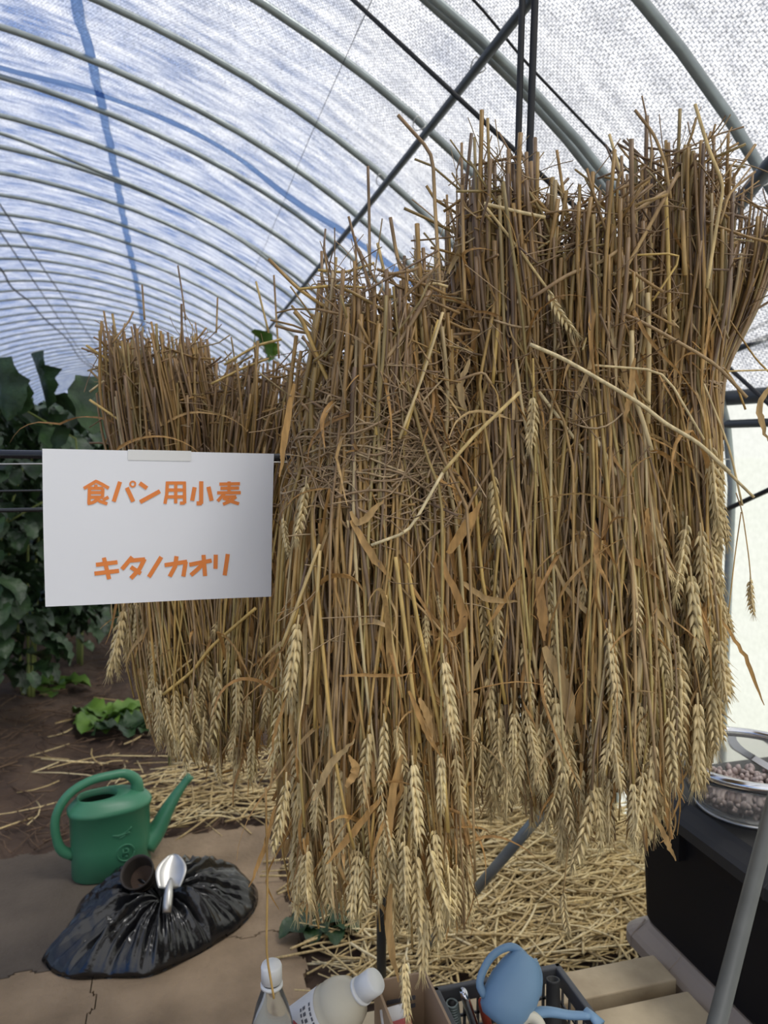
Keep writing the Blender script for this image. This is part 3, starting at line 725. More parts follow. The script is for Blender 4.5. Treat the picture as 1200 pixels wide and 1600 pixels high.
S4_heroes = [([(1086,163),(1106,230),(1131,290),(1120,350),(1104,450)], .98, .0022, .8), ([(1180,268),(1140,300),(1125,350)], 1.0, .0016, .5), ([(1150,770),(1160,800),(1170,870),(1173,905)], 1.05, .0008, .5), ([(1158,800),(1148,870),(1138,960)], 1.05, .0008, .5), ([(1040,300),(1044,400),(1046,520)], .98, .0026, .7), ([(1066,330),(1070,430)], .98, .003, .4), ([(1100,600),(1140,700),(1160,790)], 1.0, .0014, .7)]
S4_leaves = [([(1125,965),(1160,1020),(1194,1102)], .008, 1.03, .4), ([(1206,595),(1186,640),(1200,690)], .012, 1.0, .6), ([(1120,1020),(1125,1060),(1122,1115)], .015, 1.04, .4), ([(1090,1050),(1115,1100),(1150,1130)], .003, 1.03, .4), ([(1062,1180),(1066,1230),(1040,1300)], .004, 1.02, .4)]
S4_ears = [((1172,905),(1172,972),1.05), ((1110,700),(1122,830),1.0), ((1115,760),(1118,880),1.01), ((1095,830),(1105,960),1.0), ((1118,880),(1112,1000),1.01), ((1080,900),(1092,1040),1.0), ((1115,980),(1108,1110),1.01), ((1090,1100),(1094,1240),.99), ((1112,1080),(1112,1205),1.01), ((1072,820),(1060,940),1.0), ((1060,1010),(1070,1150),.99), ((1125,720),(1128,800),1.02)]
sheaf('narrow outer wheat sheaf edged with pale ears above the steel bowl', [(285,1050,62),(450,1052,72),(600,1052,72),(800,1062,66),(1000,1072,56),(1235,1078,46)], 1.10, .085, 270, 90, 55, 60, 24, 600, S4_heroes, S4_ears, leaves=S4_leaves, fibres=200, lim=((0,1240),(1100,1240),(1114,1205),(1124,1110),(1130,650),(1146,430),(1210,400)))
sheaf('wheat sheaf at the back whose cut butts fan out against the roof', [(355,1152,62),(470,1130,48),(590,1085,34),(800,1075,40),(1150,1070,44)], 1.25, .07, 260, 60, 14, 8, 25, 590, [([(1120,560),(1150,600),(1165,640)], 1.1, .0016, .5), ([(1100,590),(1130,580),(1210,578)], 1.1, .0012, .6), ([(1140,500),(1180,560),(1210,590)], 1.15, .0014, .5)], fibres=140, lim=((0,1150),(1110,1150),(1124,1000),(1132,600),(1150,540),(1210,470)))
sheaf('leaning rear wheat sheaf nearest the green plants, behind the sign', [(548,246,66),(610,256,76),(700,268,82),(810,276,70),(950,296,95),(1090,312,88),(1215,345,58)], 1.5, .11, 400, 100, 78, 48, 26, 800,
      [([(278,415),(285,460),(290,500)], 1.42, .0016, .2), ([(340,465),(338,520)], 1.42, .0016, .3), ([(222,445),(226,500)], 1.4, .0018, .3), ([(135,540),(180,570),(200,620)], 1.42, .0024, .7), ([(140,625),(185,655),(200,670)], 1.4, .0024, .8), ([(140,612),(163,595)], 1.41, .0022, .8), ([(400,950),(330,1010),(300,1050),(255,1085)], 1.36, .003, .6), ([(250,1090),(262,1060),(300,1030)], 1.37, .002, .9)],
      [((192,955),(178,1058),1.4), ((205,945),(196,1030),1.41), ((215,945),(212,1010),1.4), ((370,1045),(375,1140),1.36), ((395,1150),(388,1230),1.36), ((288,1100),(290,1210),1.36), ((240,1040),(232,1100),1.38), ((320,1120),(322,1200),1.36), ((340,1050),(345,1160),1.36)], fibres=260, lean=-.03, lim=((0,1060),(200,1070),(235,1170),(300,1210),(500,1215)))
sheaf('rear wheat sheaf between the leaning sheaf and the front one', [(590,432,72),(660,425,86),(730,412,80),(810,405,66),(950,395,62),(1185,388,52)], 1.47, .10, 340, 90, 40, 30, 27, 790,
      [([(428,430),(432,500),(436,560)], 1.38, .0018, .5), ([(400,440),(420,520)], 1.38, .002, .6), ([(350,570),(400,540),(440,530)], 1.37, .0024, .8), ([(330,600),(380,575),(420,560)], 1.37, .0022, .7)], fibres=240)
sheaf('dark inner wheat sheaf wedged behind the two front sheaves', [(440,694,46),(560,704,46),(700,716,40),(900,722,34),(1180,735,32)], 1.36, .06, 200, 40, 6, 10, 28, 680, [([(655,395),(660,470)], 1.12, .002, .5), ([(700,330),(704,420)], 1.1, .002, .5)], fibres=120)

# ------------------------------------------------------------------ paper sign
SC = [((66,701), .972), ((428,709), 1.076), ((424,932), 1.085), ((71,948), .985)]     # TL TR BR BL
def sign_pt(u, v, off=0.0):
    w = ((1-u)*(1-v), u*(1-v), u*v, (1-u)*v)
    q = sum(wi*P(*c, d) for wi, (c, d) in zip(w, SC))
    bow = .006*math.sin(math.pi*v)*(.4+.6*u) + .004*math.sin(2.2*math.pi*u)*v
    return q - FW*(bow*.6 + off)
def sign_uv(px, py):
    u, v = .5, .5
    def f(u, v):
        q = sum(wi*P(*c, d) for wi, (c, d) in zip(((1-u)*(1-v), u*(1-v), u*v, (1-u)*v), SC)) - EYE
        zc = q@FW; return np.array([600+FPX*(q@RT)/zc - px, 800-FPX*(q@UP)/zc - py])
    for _ in range(8):
        r = f(u, v); J = np.c_[(f(u+1e-4, v)-r)/1e-4, (f(u, v+1e-4)-r)/1e-4]; s = np.linalg.solve(J, -r); u += s[0]; v += s[1]
    return u, v
root = empty('paper_sign', tuple(sign_pt(.5, 1)))
tag(root, 'white paper sign with orange Japanese lettering taped to the black bar', 'sign')
m = MB(); nu, nv = 24, 16
for off in (0, -.0005):
    m.add([sign_pt(i/nu, j/nv, off) for j in range(nv+1) for i in range(nu+1)], [(j*(nu+1)+i, j*(nu+1)+i+1, (j+1)*(nu+1)+i+1, (j+1)*(nu+1)+i) for j in range(nv) for i in range(nu)])
m.build('sheet', M_PAPER, root, origin=root.location)
m = MB(); a = (.347, -.006, .62, .062)
m.add([sign_pt(a[0]+(a[2]-a[0])*i/8, a[1]+(a[3]-a[1])*j/3, .0007) for j in range(4) for i in range(9)], [(j*9+i, j*9+i+1, (j+1)*9+i+1, (j+1)*9+i) for j in range(3) for i in range(8)])
m.build('tape', M_TAPE, root, origin=root.location)
CHARS = [
 [[(270,244),(300,226),(325,211),(352,224),(384,243)], [(325,226),(325,240)], [(296,243),(358,243)], [(296,238),(294,314)], [(357,243),(356,284)], [(296,263),(357,263)], [(296,284),(357,284)], [(288,313),(312,308),(330,297)], [(322,285),(345,303),(378,314)], [(383,283),(358,297)]],
 [[(435,213),(407,304)], [(466,240),(496,304)], [(493+12*math.cos(a_), 224+12*math.sin(a_)) for a_ in np.linspace(0, 6.2832, 13)]],
 [[(524,219),(558,243)], [(527,306),(617,256)]],
 [[(651,212),(648,270),(640,314)], [(648,219),(734,219)], [(728,213),(730,312)], [(730,310),(708,311)], [(648,251),(730,251)], [(645,282),(730,282)], [(689,219),(689,312)]],
 [[(805,211),(805,314)], [(808,311),(784,312)], [(775,238),(764,300)], [(838,236),(853,300)]],
 [[(888,224),(982,222)], [(893,243),(978,242)], [(878,264),(986,263)], [(932,212),(932,264)], [(912,266),(880,302)], [(908,283),(965,281)], [(965,281),(935,303),(905,316)], [(905,287),(940,302),(978,314)]],
 [[(327,592),(425,580)], [(320,632),(432,619)], [(363,559),(387,657)]],
 [[(492,556),(445,612)], [(480,573),(550,567)], [(548,565),(525,610),(485,654)], [(485,602),(530,632)]],
 [[(623,556),(566,648)]],
 [[(638,594),(740,578)], [(734,578),(722,646)], [(692,553),(685,600),(660,646)]],
 [[(750,592),(852,573)], [(815,547),(821,644)], [(812,588),(785,615),(756,640)]],
 [[(871,546),(869,611)], [(926,543),(911,641)]],
]
for ch in CHARS:
    m = MB()
    for st in ch:
        hw_ = 4.0 if len(st) > 10 else 9.5
        if len(ch) > 6: hw_ = 7.5
        q = np.array(st, float); fine = []
        for a, b in zip(q[:-1], q[1:]):
            for u in np.linspace(0, 1, 7)[:-1]: fine.append(a+(b-a)*u)
        fine.append(q[-1]); fine = np.array(fine)
        tg_ = np.gradient(fine, axis=0); tg_ /= np.linalg.norm(tg_, axis=1)[:, None]; nr = np.c_[-tg_[:, 1], tg_[:, 0]]
        row = []
        for a, n_ in zip(fine, nr):
            for s_ in (-hw_, hw_):
                z_ = a + n_*s_; row.append(sign_pt(*sign_uv(40+z_[0]/2.927, 680+z_[1]/2.927), .0009))
        m.add(row, [(2*i, 2*i+1, 2*i+3, 2*i+2) for i in range(len(fine)-1)])
    m.build('printed_character', M_ORANGE, root, origin=root.location)

# ------------------------------------------------------------------ foam mats, sheet, straw on the ground
def puzzle_tile(x0, x1, y0, y1, material, label):
    e = [(x0, y0), (x1, y0), (x1, y1), (x0, y1)]; pts = []
    for (a, b) in zip(e, e[1:]+e[:1]):
        a, b = np.array(a), np.array(b); L_ = np.linalg.norm(b-a); d = (b-a)/L_; nrm = np.array([d[1], -d[0]])
        n = 10; w = L_/n
        for i in range(n):
            s = i*w; dep = .008 if i % 2 else -.008
            pts += [a + d*s + nrm*(0), a + d*(s+.012 if i % 2 else s+.002) + nrm*dep*.2, a + d*(s+.004) + nrm*dep, a + d*(s+w-.004) + nrm*dep, a + d*(s+w-.012 if i % 2 else s+w-.002) + nrm*dep*.2]
    # keep neighbours clear of each other: shrink a little
    c = np.array([(x0+x1)/2, (y0+y1)/2]); pts = [c + (p-c)*.994 for p in pts]
    m = MB(); n = len(pts)
    m.add([(*p, -.014) for p in pts] + [(*p, .0) for p in pts], [tuple(range(n, 2*n))] + [(i, (i+1) % n, n+(i+1) % n, n+i) for i in range(n)])
    tag(m.build('foam_mat', material, smooth=False), label, 'foam mat', 'interlocking foam mats')
puzzle_tile(-.74, -.22, 2.04, 2.66, M_MATD, 'dark damp foam mat under the green watering can')
puzzle_tile(-.22, .30, 2.04, 2.66, M_MAT, 'tan foam mat under the black bag, with jagged puzzle edge')
puzzle_tile(-.74, -.22, 1.42, 2.04, M_MAT, 'tan foam mat at the lower corner of the picture')
puzzle_tile(-.22, .30, 1.42, 2.04, M_MAT, 'tan foam mat beside the clear upright bottle')
m = MB(); n = 26
vs = []
for j in range(n):
    for i in range(n):
        x, y = .66 + .45*i/(n-1), 1.86 + .75*j/(n-1)
        vs.append((x, y, .012 + .02*mnoise.noise((x*7, y*7, 2))))
m.add(vs, [(j*n+i, j*n+i+1, (j+1)*n+i+1, (j+1)*n+i) for j in range(n-1) for i in range(n-1)])
o = m.build('ground_sheet', M_TARP); tag(o, 'grey plastic sheet lying under the straw pile', 'sheet')
sol = o.modifiers.new('thickness', 'SOLIDIFY'); sol.thickness = .003

straw_meshes = []
for s in range(10):
    r = np.random.default_rng(300+s); m = MB(); L_ = r.uniform(.14, .36)
    b = r.normal(0, .012); k = r.uniform(-.3, .3)
    m.tube([(L_*(u-.5), b*math.sin(3*u) + (max(0, u-.55)*k*.3), .004*math.sin(2*u)) for u in np.linspace(0, 1, 8)], np.linspace(.0033, .0024, 8)*r.uniform(.8, 1.25), 6, r.random())
    o = m.build('straw', M_GROUND_STRAW, attrs=True); straw_meshes.append(o.data); bpy.data.objects.remove(o)
def litter_spot(rs):
    z = rs.random()
    if z < .95: return .34 + 1.16*rs.beta(1.8, 1.2), 1.66 + 1.5*rs.beta(1.5, 1.9), 1
    if z < .985: return rs.uniform(-.2, .5), rs.uniform(2.70, 3.3), .5
    return rs.uniform(-.9, .3), rs.uniform(2.72, 4.2), .25
rs = np.random.default_rng(5)
def pile_h(x, y): return .015 + .085*math.exp(-((x-.98)/.35)**2 - ((y-2.35)/.45)**2)
stuff = MB()
for i in range(4600):
    x, y, dn = litter_spot(rs)
    a = rs.normal(.1, .55) if rs.random() < .65 else rs.uniform(0, 3.14); L_ = rs.uniform(.05, .34)
    h = (pile_h(x, y)*rs.random() if dn == 1 else .004*rs.random()) + .004
    d = np.array([math.cos(a), math.sin(a), rs.normal(0, .10)]); c = np.array([x, y, h]); bq = rs.normal(0, .012)
    nrm = np.array([-d[1], d[0], 0])
    stuff.tube([c + d*L_*(u-.5) + nrm*bq*math.sin(3.1*u) for u in (0, .35, .7, 1)], rs.uniform(.0014, .0040), 4, rs.random())
tw_ = MB()
for i in range(1500):
    x, y = rs.uniform(-1.5, .4), 2.68 + 3.2*rs.random()**1.4; a = rs.uniform(0, 3.14); L_ = rs.uniform(.02, .16)
    hz = .0 + (.10*min(1, (-.45-x)*2.5)*min(1, (y-2.9)*2) if x < -.45 and y > 2.9 else 0)
    c = np.array([x, y, hz - .012 + .02*rs.random()]); d = np.array([math.cos(a), math.sin(a), rs.normal(0, .12)]); nrm = np.array([-d[1], d[0], 0])
    tw_.tube([c + d*L_*(u-.5) + nrm*rs.normal(0, .004) for u in (0, .35, .7, 1)], rs.uniform(.001, .0035), 4, rs.random()*.7)
tag(tw_.build('twig_litter', M_TWIG, attrs=True), 'brown twigs and dry crumbs scattered over the dark soil', 'litter', kind='stuff')
tag(stuff.build('straw_litter', M_GROUND_STRAW, attrs=True), 'deep litter of loose dry straw covering the ground behind the bench', 'straw litter', kind='stuff')
for i in range(300):
    o = bpy.data.objects.new('straw', straw_meshes[i % 10]); C.objects.link(o)
    if i < 225: x, y = rs.uniform(.36, 1.3), rs.uniform(1.74, 2.9); z = pile_h(x, y) + rs.uniform(0, .012)
    else: x, y = rs.uniform(-.2, .5), rs.uniform(2.70, 3.1); z = .018 + rs.uniform(0, .01)
    o.location = (x, y, z)
    o.rotation_euler = (rs.normal(0, .1), rs.normal(0, .10), rs.normal(.1, .6) if rs.random() < .6 else rs.uniform(0, 3.14))
    tag(o, 'loose dry golden straw lying on the straw-strewn ground' if i < 225 else 'loose dry straw lying on the soil behind the foam mats', 'straw', 'straws on the pile' if i < 225 else 'straws behind the mats')

# ------------------------------------------------------------------ green plants
def plant_leaf(m, p, d, size, rs, var=0.5):
    """a heart shaped blade folded along its midrib, tip drooping"""
    d = np.array(d, float); d /= np.linalg.norm(d); s = np.cross(d, [0, 0, 1]); s /= np.linalg.norm(s)+1e-9
    ups = np.cross(s, d); n = 9; vs = []; q = np.array(p, float)
    for i in range(n):
        u = i/(n-1); w = size*.42*(math.sin(math.pi*min(1, u*.78+.16))**.9 if u < .97 else .02)
        cup = .45*w*(1+.5*rs.normal())
        vs += [q - s*w + ups*cup + rs.normal(0, .0018, 3), q - s*w*.5 + ups*cup*.35, q, q + s*w*.5 + ups*cup*.35, q + s*w + ups*cup + rs.normal(0, .0018, 3)]
        d = d + np.array([0, 0, -.12]); d /= np.linalg.norm(d); ups = np.cross(s, d); q = q + d*size/(n-1)
    m.add(vs, [(5*i+j, 5*i+j+1, 5*i+j+6, 5*i+j+5) for i in range(n-1) for j in range(4)], var)
def plant(x, y, h, nl, size, seed, label, spread=.38, material=None):
    rs = np.random.default_rng(seed); root = empty('leafy_plant', (x, y, .0)); tag(root, label, 'plant', 'green plants in the bed')
    f = MB()
    for k in range(4):
        a = rs.uniform(0, 6.28); tip = np.array([x + spread*.7*math.cos(a), y + spread*.7*math.sin(a), h*rs.uniform(.75, 1)])
        q = curve_pts([(x+.03*math.cos(a), y+.03*math.sin(a), 0), (x+.1*math.cos(a), y+.1*math.sin(a), h*.5), tip], 10)
        sm_ = MB(); sm_.tube(q, np.linspace(.010, .004, 10), 6); sm_.build('stem', M_STEMG, root, origin=root.location)
    for i in range(nl):
        u = rs.uniform(.14, 1)**.8; a = rs.uniform(0, 6.28); r_ = spread*rs.uniform(.25, 1)*(1.05-.45*abs(u-.55))
        p = np.array([x + r_*math.cos(a), y + r_*math.sin(a), h*u]); d = np.array([math.cos(a+rs.normal(0, .5)), math.sin(a+rs.normal(0, .5)), rs.uniform(-1.0, .15)])
        plant_leaf(f, p, d, size*rs.uniform(.6, 1.25), rs, rs.random())
    f.build('foliage', material or M_LEAFG, root, origin=root.location)
    return root
def gx(px, d): q = P(px, 695, d); return q[0], q[1]
for i, (px, d, h, nl, lab) in enumerate([(-60,3.3,1.55,230,'tall dark leafy plant at the picture edge below the drooping leaves'), (25,3.9,1.6,260,'dark leafy plant just beside the sign edge'), (110,4.6,1.42,220,'dark leafy plant whose top shows above the sign corner'),
        (175,5.6,1.42,170,'leafy plant just behind the leaning rear sheaf'), (-10,5.2,1.7,220,'tall leafy plant rising behind the others'), (120,7.0,1.55,150,'distant leafy plant under the far arches'), (230,7.5,1.5,140,'most distant leafy plant hidden mostly by the sheaf'), (60,6.0,1.55,150,'leafy plant standing between the near and distant ones')]):
    x, y = gx(px, d); plant(x, y, h, int(nl*2.0), .115, 400+i, lab)
def leaf_sprig(name, pts, leaves, label, material=M_LEAFB, size=.1, seed=1):
    rs = np.random.default_rng(seed); root = empty(name, tuple(pts[0])); tag(root, label, 'plant')
    m = MB(); m.tube(curve_pts(pts, 10), np.linspace(.006, .003, 10), 6); m.build('stem', M_STEMG, root, origin=root.location)
    for p, d, s in leaves:
        m = MB(); plant_leaf(m, p, d, s, rs); m.build('leaf', material, root, origin=root.location)
b = P(-90, 1000, 3.3); b[2] = 0
leaf_sprig('climbing_vine', [b, P(-40,850,3.3), P(135,720,3.2), P(85,650,3.1), P(20,632,3.0), P(-30,560,2.9)],
   [(P(48,553,3.0), (.3,.1,-.8), .22), (P(18,590,3.0), (.1,.1,-1), .17), (P(-8,560,2.9), (.2,.2,-1), .24), (P(20,650,3.0), (1,-.2,-.4), .2), (P(75,625,3.1), (1,0,-.3), .2), (P(60,640,3.1), (.4,.2,-1), .2)], 'pale stemmed vine with hanging leaves against the blue tunnel', M_LEAFG, seed=3)
b = P(260, 1000, 3.2); b[2] = 0
leaf_sprig('climbing_vine', [b, P(250,800,3.0), P(190,640,2.9), P(160,590,2.8)], [(P(136,588,2.75), (.12,-.2,-1), .21), (P(172,592,2.8), (.2,.2,-1), .19)], 'vine with two big leaves beside the leaning rear sheaf', M_LEAFG, seed=4)
b = P(410, 1000, 3.6); b[2] = 0
leaf_sprig('climbing_vine', [b, P(405,700,3.5), P(398,560,3.4), P(398,520,3.4)], [(P(392,518,3.4), (.5,.1,-.3), .16), (P(410,520,3.4), (.3,.2,-.8), .13)], 'vine with one bright leaf peeping over the rear sheaves', M_LEAFB, seed=5)
def weed(px, py, n, size, label, seed, material=M_LEAFB):
    rs = np.random.default_rng(seed); b = PZ(px, py, 0.0); root = empty('weed', tuple(b)); tag(root, label, 'weed')
    for i in range(n):
        a = i*2.4; p = b + np.array([math.cos(a)*.05*rs.random(), math.sin(a)*.05*rs.random(), .02])
        m = MB(); plant_leaf(m, p, (math.cos(a), math.sin(a), .5), size*rs.uniform(.7, 1.2), rs); m.build('leaf', material, root, origin=root.location)
weed(165, 1128, 9, .15, 'bright green weed on the soil below the sign', 1)
weed(200, 1145, 6, .14, 'darker weed trailing beside the bright green weed', 5, M_LEAFG)
weed(80, 1080, 5, .18, 'low green weed on the soil under the leafy plants', 2)
weed(512, 1452, 8, .09, 'dark green weed sprouting under the front sheaf', 3, M_LEAFG)

# ------------------------------------------------------------------ green watering can
def frame_at(loc, rz=0, tilt=None):
    M = Matrix.Translation(Vector(loc)) @ Matrix.Rotation(rz, 4, 'Z')
    return M @ tilt if tilt is not None else M
def ell(M, a, b, z, cx=0, cy=0, n=40, p=2.4):
    r = []
    for k in range(n):
        t = 2*math.pi*k/n; c, s = math.cos(t), math.sin(t)
        r.append(tuple(M @ Vector((cx + a*math.copysign(abs(c)**(2/p), c), cy + b*math.copysign(abs(s)**(2/p), s), z))))
    return r
wc = PZ(175, 1358, 0.0); WM = frame_at(wc, math.radians(14)); K = 1.0
root = empty('watering_can', tuple(wc)); tag(root, 'green plastic watering can standing behind the black bag', 'watering can')
m = MB(); E = lambda a, b, z, cx=0: ell(WM, a, b, z, cx)
m.loft([E(.112,.070,0), E(.120,.077,.006), E(.120,.078,.10), E(.121,.078,.205), E(.127,.083,.210), E(.128,.084,.220), E(.123,.079,.226), E(.112,.070,.238), E(.085,.055,.252,-.012), E(.062,.046,.256,-.035), E(.058,.042,.253,-.035), E(.056,.041,.235,-.035)], True, True, False)
m.build('body', M_GREEN, root, origin=root.location)
m = MB(); m.loft([E(.056,.041,.236,-.035), E(.07,.05,.2,-.02), E(.07,.05,.19,-.02)], True, False, True); m.build('filling_hole', M_DARKHOLE, root, origin=root.location)
T = lambda x, y, z: np.array(WM @ Vector((x, y, z)))
m = MB(); q = curve_pts([T(.085,0,.235), T(.082,0,.275), T(.055,0,.302), T(0,0,.308), T(-.06,0,.303), T(-.125,0,.270), T(-.158,0,.215), T(-.160,0,.15), T(-.142,0,.098), T(-.112,0,.078)], 40)
m.tube(q, np.r_[np.linspace(.022, .0145, 8), np.full(24, .0135), np.linspace(.0135, .018, 8)], 14); m.build('handle', M_GREEN, root, origin=root.location)
m = MB(); q = curve_pts([T(.105,0,.06), T(.135,0,.085), T(.182,0,.160), T(.228,0,.222), T(.258,0,.254)], 20)
m.tube(q, np.r_[np.linspace(.050, .036, 5), np.linspace(.034, .016, 12), [.0155, .0165, .0175]], 16, flat=.8); m.build('spout', M_GREEN, root, origin=root.location)
m = MB(); fy = -.0795
ring = [T(.03+.026*math.cos(a_), fy+.006*math.cos(a_)**2*.2, .085+.026*math.sin(a_)) for a_ in np.linspace(0, 6.2832, 33)]
m.tube(ring, .0022, 6)
for st in ([(.022,.073),(.022,.097)], [(.037,.073),(.037,.097)], [(.022,.085),(.037,.085)], [(.028,.097),(.037,.097)], [(.028,.073),(.037,.073)]):
    m.tube([T(x, fy, z) for x, z in st], .0018, 6)
m.build('emblem', M_GREEN, root, origin=root.location)
m = MB()
for st in ([(-.008,.148),(.012,.146),(.028,.150),(.05,.164)], [(.005,.142),(.028,.146),(.044,.148)], [(.012,.136),(.030,.141)], [(.05,.164),(.036,.152),(.046,.146)]):
    m.tube(curve_pts([T(x, fy, z) for x, z in st], 10), .0018, 6)
m.build('relief_mark', M_GREEN, root, origin=root.location)

# ------------------------------------------------------------------ black bag with a pot and a trowel on it
outl = [(65,1500),(85,1520),(110,1528),(170,1527),(235,1524),(290,1500),(335,1470),(375,1438),(402,1395),(400,1368),(380,1348),(345,1334),(310,1328),(275,1334),(240,1352),(200,1352),(165,1366),(135,1388),(118,1412),(110,1440),(88,1470)]
op = []
for x, y in outl:
    far = max(0, min(1, (1500-y)/170)); q = PZ(x, y, .005 + .05*far); q[2] = .004; op.append(q)
op = curve_pts(op + [op[0]], 361)[:-1]
cen = PZ(255, 1402, .11); rsb = np.random.default_rng(8)
m = MB(); rings = []; NR = 64
ph = rsb.uniform(0, 6.28, 8)
for i in range(NR+1):
    u = i/NR; ring = []
    for k, e in enumerate(op):
        a = 2*math.pi*k/len(op)
        base = cen + (e-cen)*u
        prof_h = .118*(1-u**2.6)**.75
        wr = sum(math.sin(f*a+ph[j])/(1+j*.25) for j, f in enumerate((9, 14, 19, 27, 37, 49, 63, 80)))*.0085*(.25+1.0*math.sin(math.pi*min(1, u*1.02))**.8)
        lump = .022*mnoise.noise((base[0]*9, base[1]*9, 1))*math.sin(math.pi*u) + .012*mnoise.noise((base[0]*25, base[1]*25, 7))*math.sin(math.pi*u) + .006*mnoise.noise((base[0]*60, base[1]*60, 3))*math.sin(math.pi*u)
        dip = -.03*math.exp(-(u/.12)**2)
        ring.append((base[0], base[1], .004 + prof_h + wr + lump + dip))
    rings.append(ring)
m.loft(rings[::-1], True, True, False)
m.loft([[(p[0], p[1], .002) for p in rings[-1]], rings[-1]], True, True, False)
bag = m.build('plastic_bag', M_BAG, origin=(cen[0], cen[1], 0)); tag(bag, 'gathered black plastic bag slumped on the foam mats', 'bag')
def bag_h(x, y):
    best = min(((p[0]-x)**2+(p[1]-y)**2, p[2]) for r in rings for p in r[::3]); return best[1]
def on_bag(px, py, off):
    r = ray(px, py)
    for t in np.arange(1.8, 2.7, .006):
        q = EYE + r*t
        if q[2] < bag_h(q[0], q[1]) + off: break
    return q
pc = on_bag(220, 1369, .042); z_ = pc[2] - .042; PM = Matrix.Translation(Vector((pc[0], pc[1], z_+.050))) @ Matrix.Rotation(math.radians(-48), 4, (Vector(RT))) @ Matrix.Identity(4)
PM = Matrix.Translation(Vector((pc[0], pc[1], z_+.042))) @ Matrix.Rotation(math.radians(40), 4, Vector(RT)) @ Matrix.Rotation(math.radians(-8), 4, Vector(FH))
root = empty('plant_pot', (pc[0], pc[1], z_)); tag(root, 'small black plant pot tipped on the bag beside the trowel', 'plant pot')
m = MB(); m.lathe([(.030,-.045),(.041,.02),(.046,.022),(.047,.032),(.0445,.033),(.040,.022),(.029,-.040)], 32, PM, True, False); m.build('body', M_POT, root, origin=root.location)
m = MB(); m.lathe([(.002,-.030),(.038,-.012)], 28, PM, True, False); m.build('soil_fill', M_SOIL, root, origin=root.location)
# trowel
a = on_bag(261, 1428, .02); b = P(272, 1334, float((a-EYE) @ FW) + .12)
ax = Vector(b-a).normalized(); sx = ax.cross(Vector((0,0,1))).normalized(); up_ = sx.cross(ax)
TM = Matrix.Translation(Vector(a)) @ Matrix((sx, ax, up_)).transposed().to_4x4(); LL = (Vector(b)-Vector(a)).length
root = empty('trowel', tuple(a)); tag(root, 'steel hand trowel lying on the black bag', 'trowel')
tt = lambda x, y, z: np.array(TM @ Vector((x, y, z)))
m = MB(); s0 = LL*.40; rows = []
for i in range(15):
    u = i/14; w = .040*(.70+.30*math.sin(math.pi*min(1, u*1.1)))*(1 if u < .4 else math.sqrt(max(.0004, 1-((u-.4)/.6)**2))); y = s0 + u*(LL-s0)
    rows.append([tt(w*c, y, .018*(c*c)*w/.04 + .012*(1-u)*0) for c in np.linspace(-1, 1, 9)])
m.loft(rows, False); o = m.build('blade', M_STEEL, root, origin=root.location); so = o.modifiers.new('thickness', 'SOLIDIFY'); so.thickness = .0018
m = MB(); m.tube([tt(0,0,.008), tt(0,.02,.010), tt(0,LL*.25,.014), tt(0,LL*.38,.016), tt(0,LL*.48,.010), tt(0,LL*.56,.004)], [.011,.0125,.0125,.010,.008,.004], 14); m.build('handle', M_STEEL, root, origin=root.location)

# ------------------------------------------------------------------ low slatted bench with bottles, box and basket
BZ = .30
root = empty('slatted_bench', (.5, 1.0, -.02)); tag(root, 'low wooden slatted bench beside the black bins', 'bench')
for y0, y1 in ((1.228, 1.305), (1.10, 1.195), (.99, 1.085), (.88, .975)):
    m = MB(); m.box((.02, y0, BZ-.035), (.935, y1, BZ)); bevel(m.build('slat', M_WOOD, root, False, origin=root.location), .003)
for x in (.06, .87):
    m = MB(); m.box((x, .90, BZ-.09), (x+.04, 1.28, BZ-.035)); m.build('crossbar', M_WOOD, root, False, origin=root.location)
    for y in (.90, 1.24):
        m = MB(); m.box((x, y, -.02), (x+.04, y+.04, BZ-.09)); m.build('leg', M_WOOD, root, False, origin=root.location)
# upright bottle
tp = PZ(424, 1503, BZ+.262); bx, by = tp[0], tp[1]
root = empty('plastic_bottle', (bx, by, BZ)); tag(root, 'clear upright plastic bottle with white cap and dark residue', 'bottle')
TB = Matrix.Translation((bx, by, BZ)) @ Matrix.Diagonal((1.03, 1.03, 1.22, 1))
m = MB(); m.lathe([(.026,.001),(.031,.006),(.0325,.02),(.0325,.055),(.031,.06),(.0325,.065),(.0325,.118),(.031,.132),(.024,.158),(.0165,.176),(.0135,.183),(.0135,.192)], 8 if False else 24, TB, True, False)
m.build('body', M_PET, root, origin=root.location)
m = MB(); m.lathe([(.022,.003),(.030,.010),(.031,.085),(.029,.093)], 24, TB, True, True); m.build('dark_contents', M_LIQD, root, origin=root.location)
m = MB(); pf = []
m.lathe([(.0155,.190),(.0155,.209),(.014,.2125)], 40, TB, True, True); m.build('cap', M_CAP, root, origin=root.location)
m = MB(); m.lathe([(.0165,.183),(.0165,.187)], 32, TB, True, True); m.build('neck_ring', M_CAP, root, origin=root.location)
# cardboard box
bxA, bxB, byA, byB, bh = .302, .392, .90, 1.165, .165
root = empty('cardboard_box', (.347, 1.03, BZ)); tag(root, 'small open cardboard box holding packets, beside the tilted bottle', 'box')
def panel(lo, hi, nm='wall'):
    m = MB(); m.box(lo, hi); return m.build(nm, M_CARD, root, False, origin=root.location)
panel((bxA,byA,BZ+.001),(bxB,byB,BZ+.005),'bottom'); panel((bxA,byB-.004,BZ+.005),(bxB,byB,BZ+bh)); panel((bxA,byA,BZ+.005),(bxB,byA+.004,BZ+bh)); panel((bxA,byA+.004,BZ+.005),(bxA+.004,byB-.004,BZ+bh)); panel((bxB-.004,byA+.004,BZ+.005),(bxB,byB-.004,BZ+bh))
m = MB()
for k in range(2): m.box((bxB-.070, byB-.0052, BZ+.128-.014*k), (bxB-.020, byB-.0041, BZ+.121-.014*k))
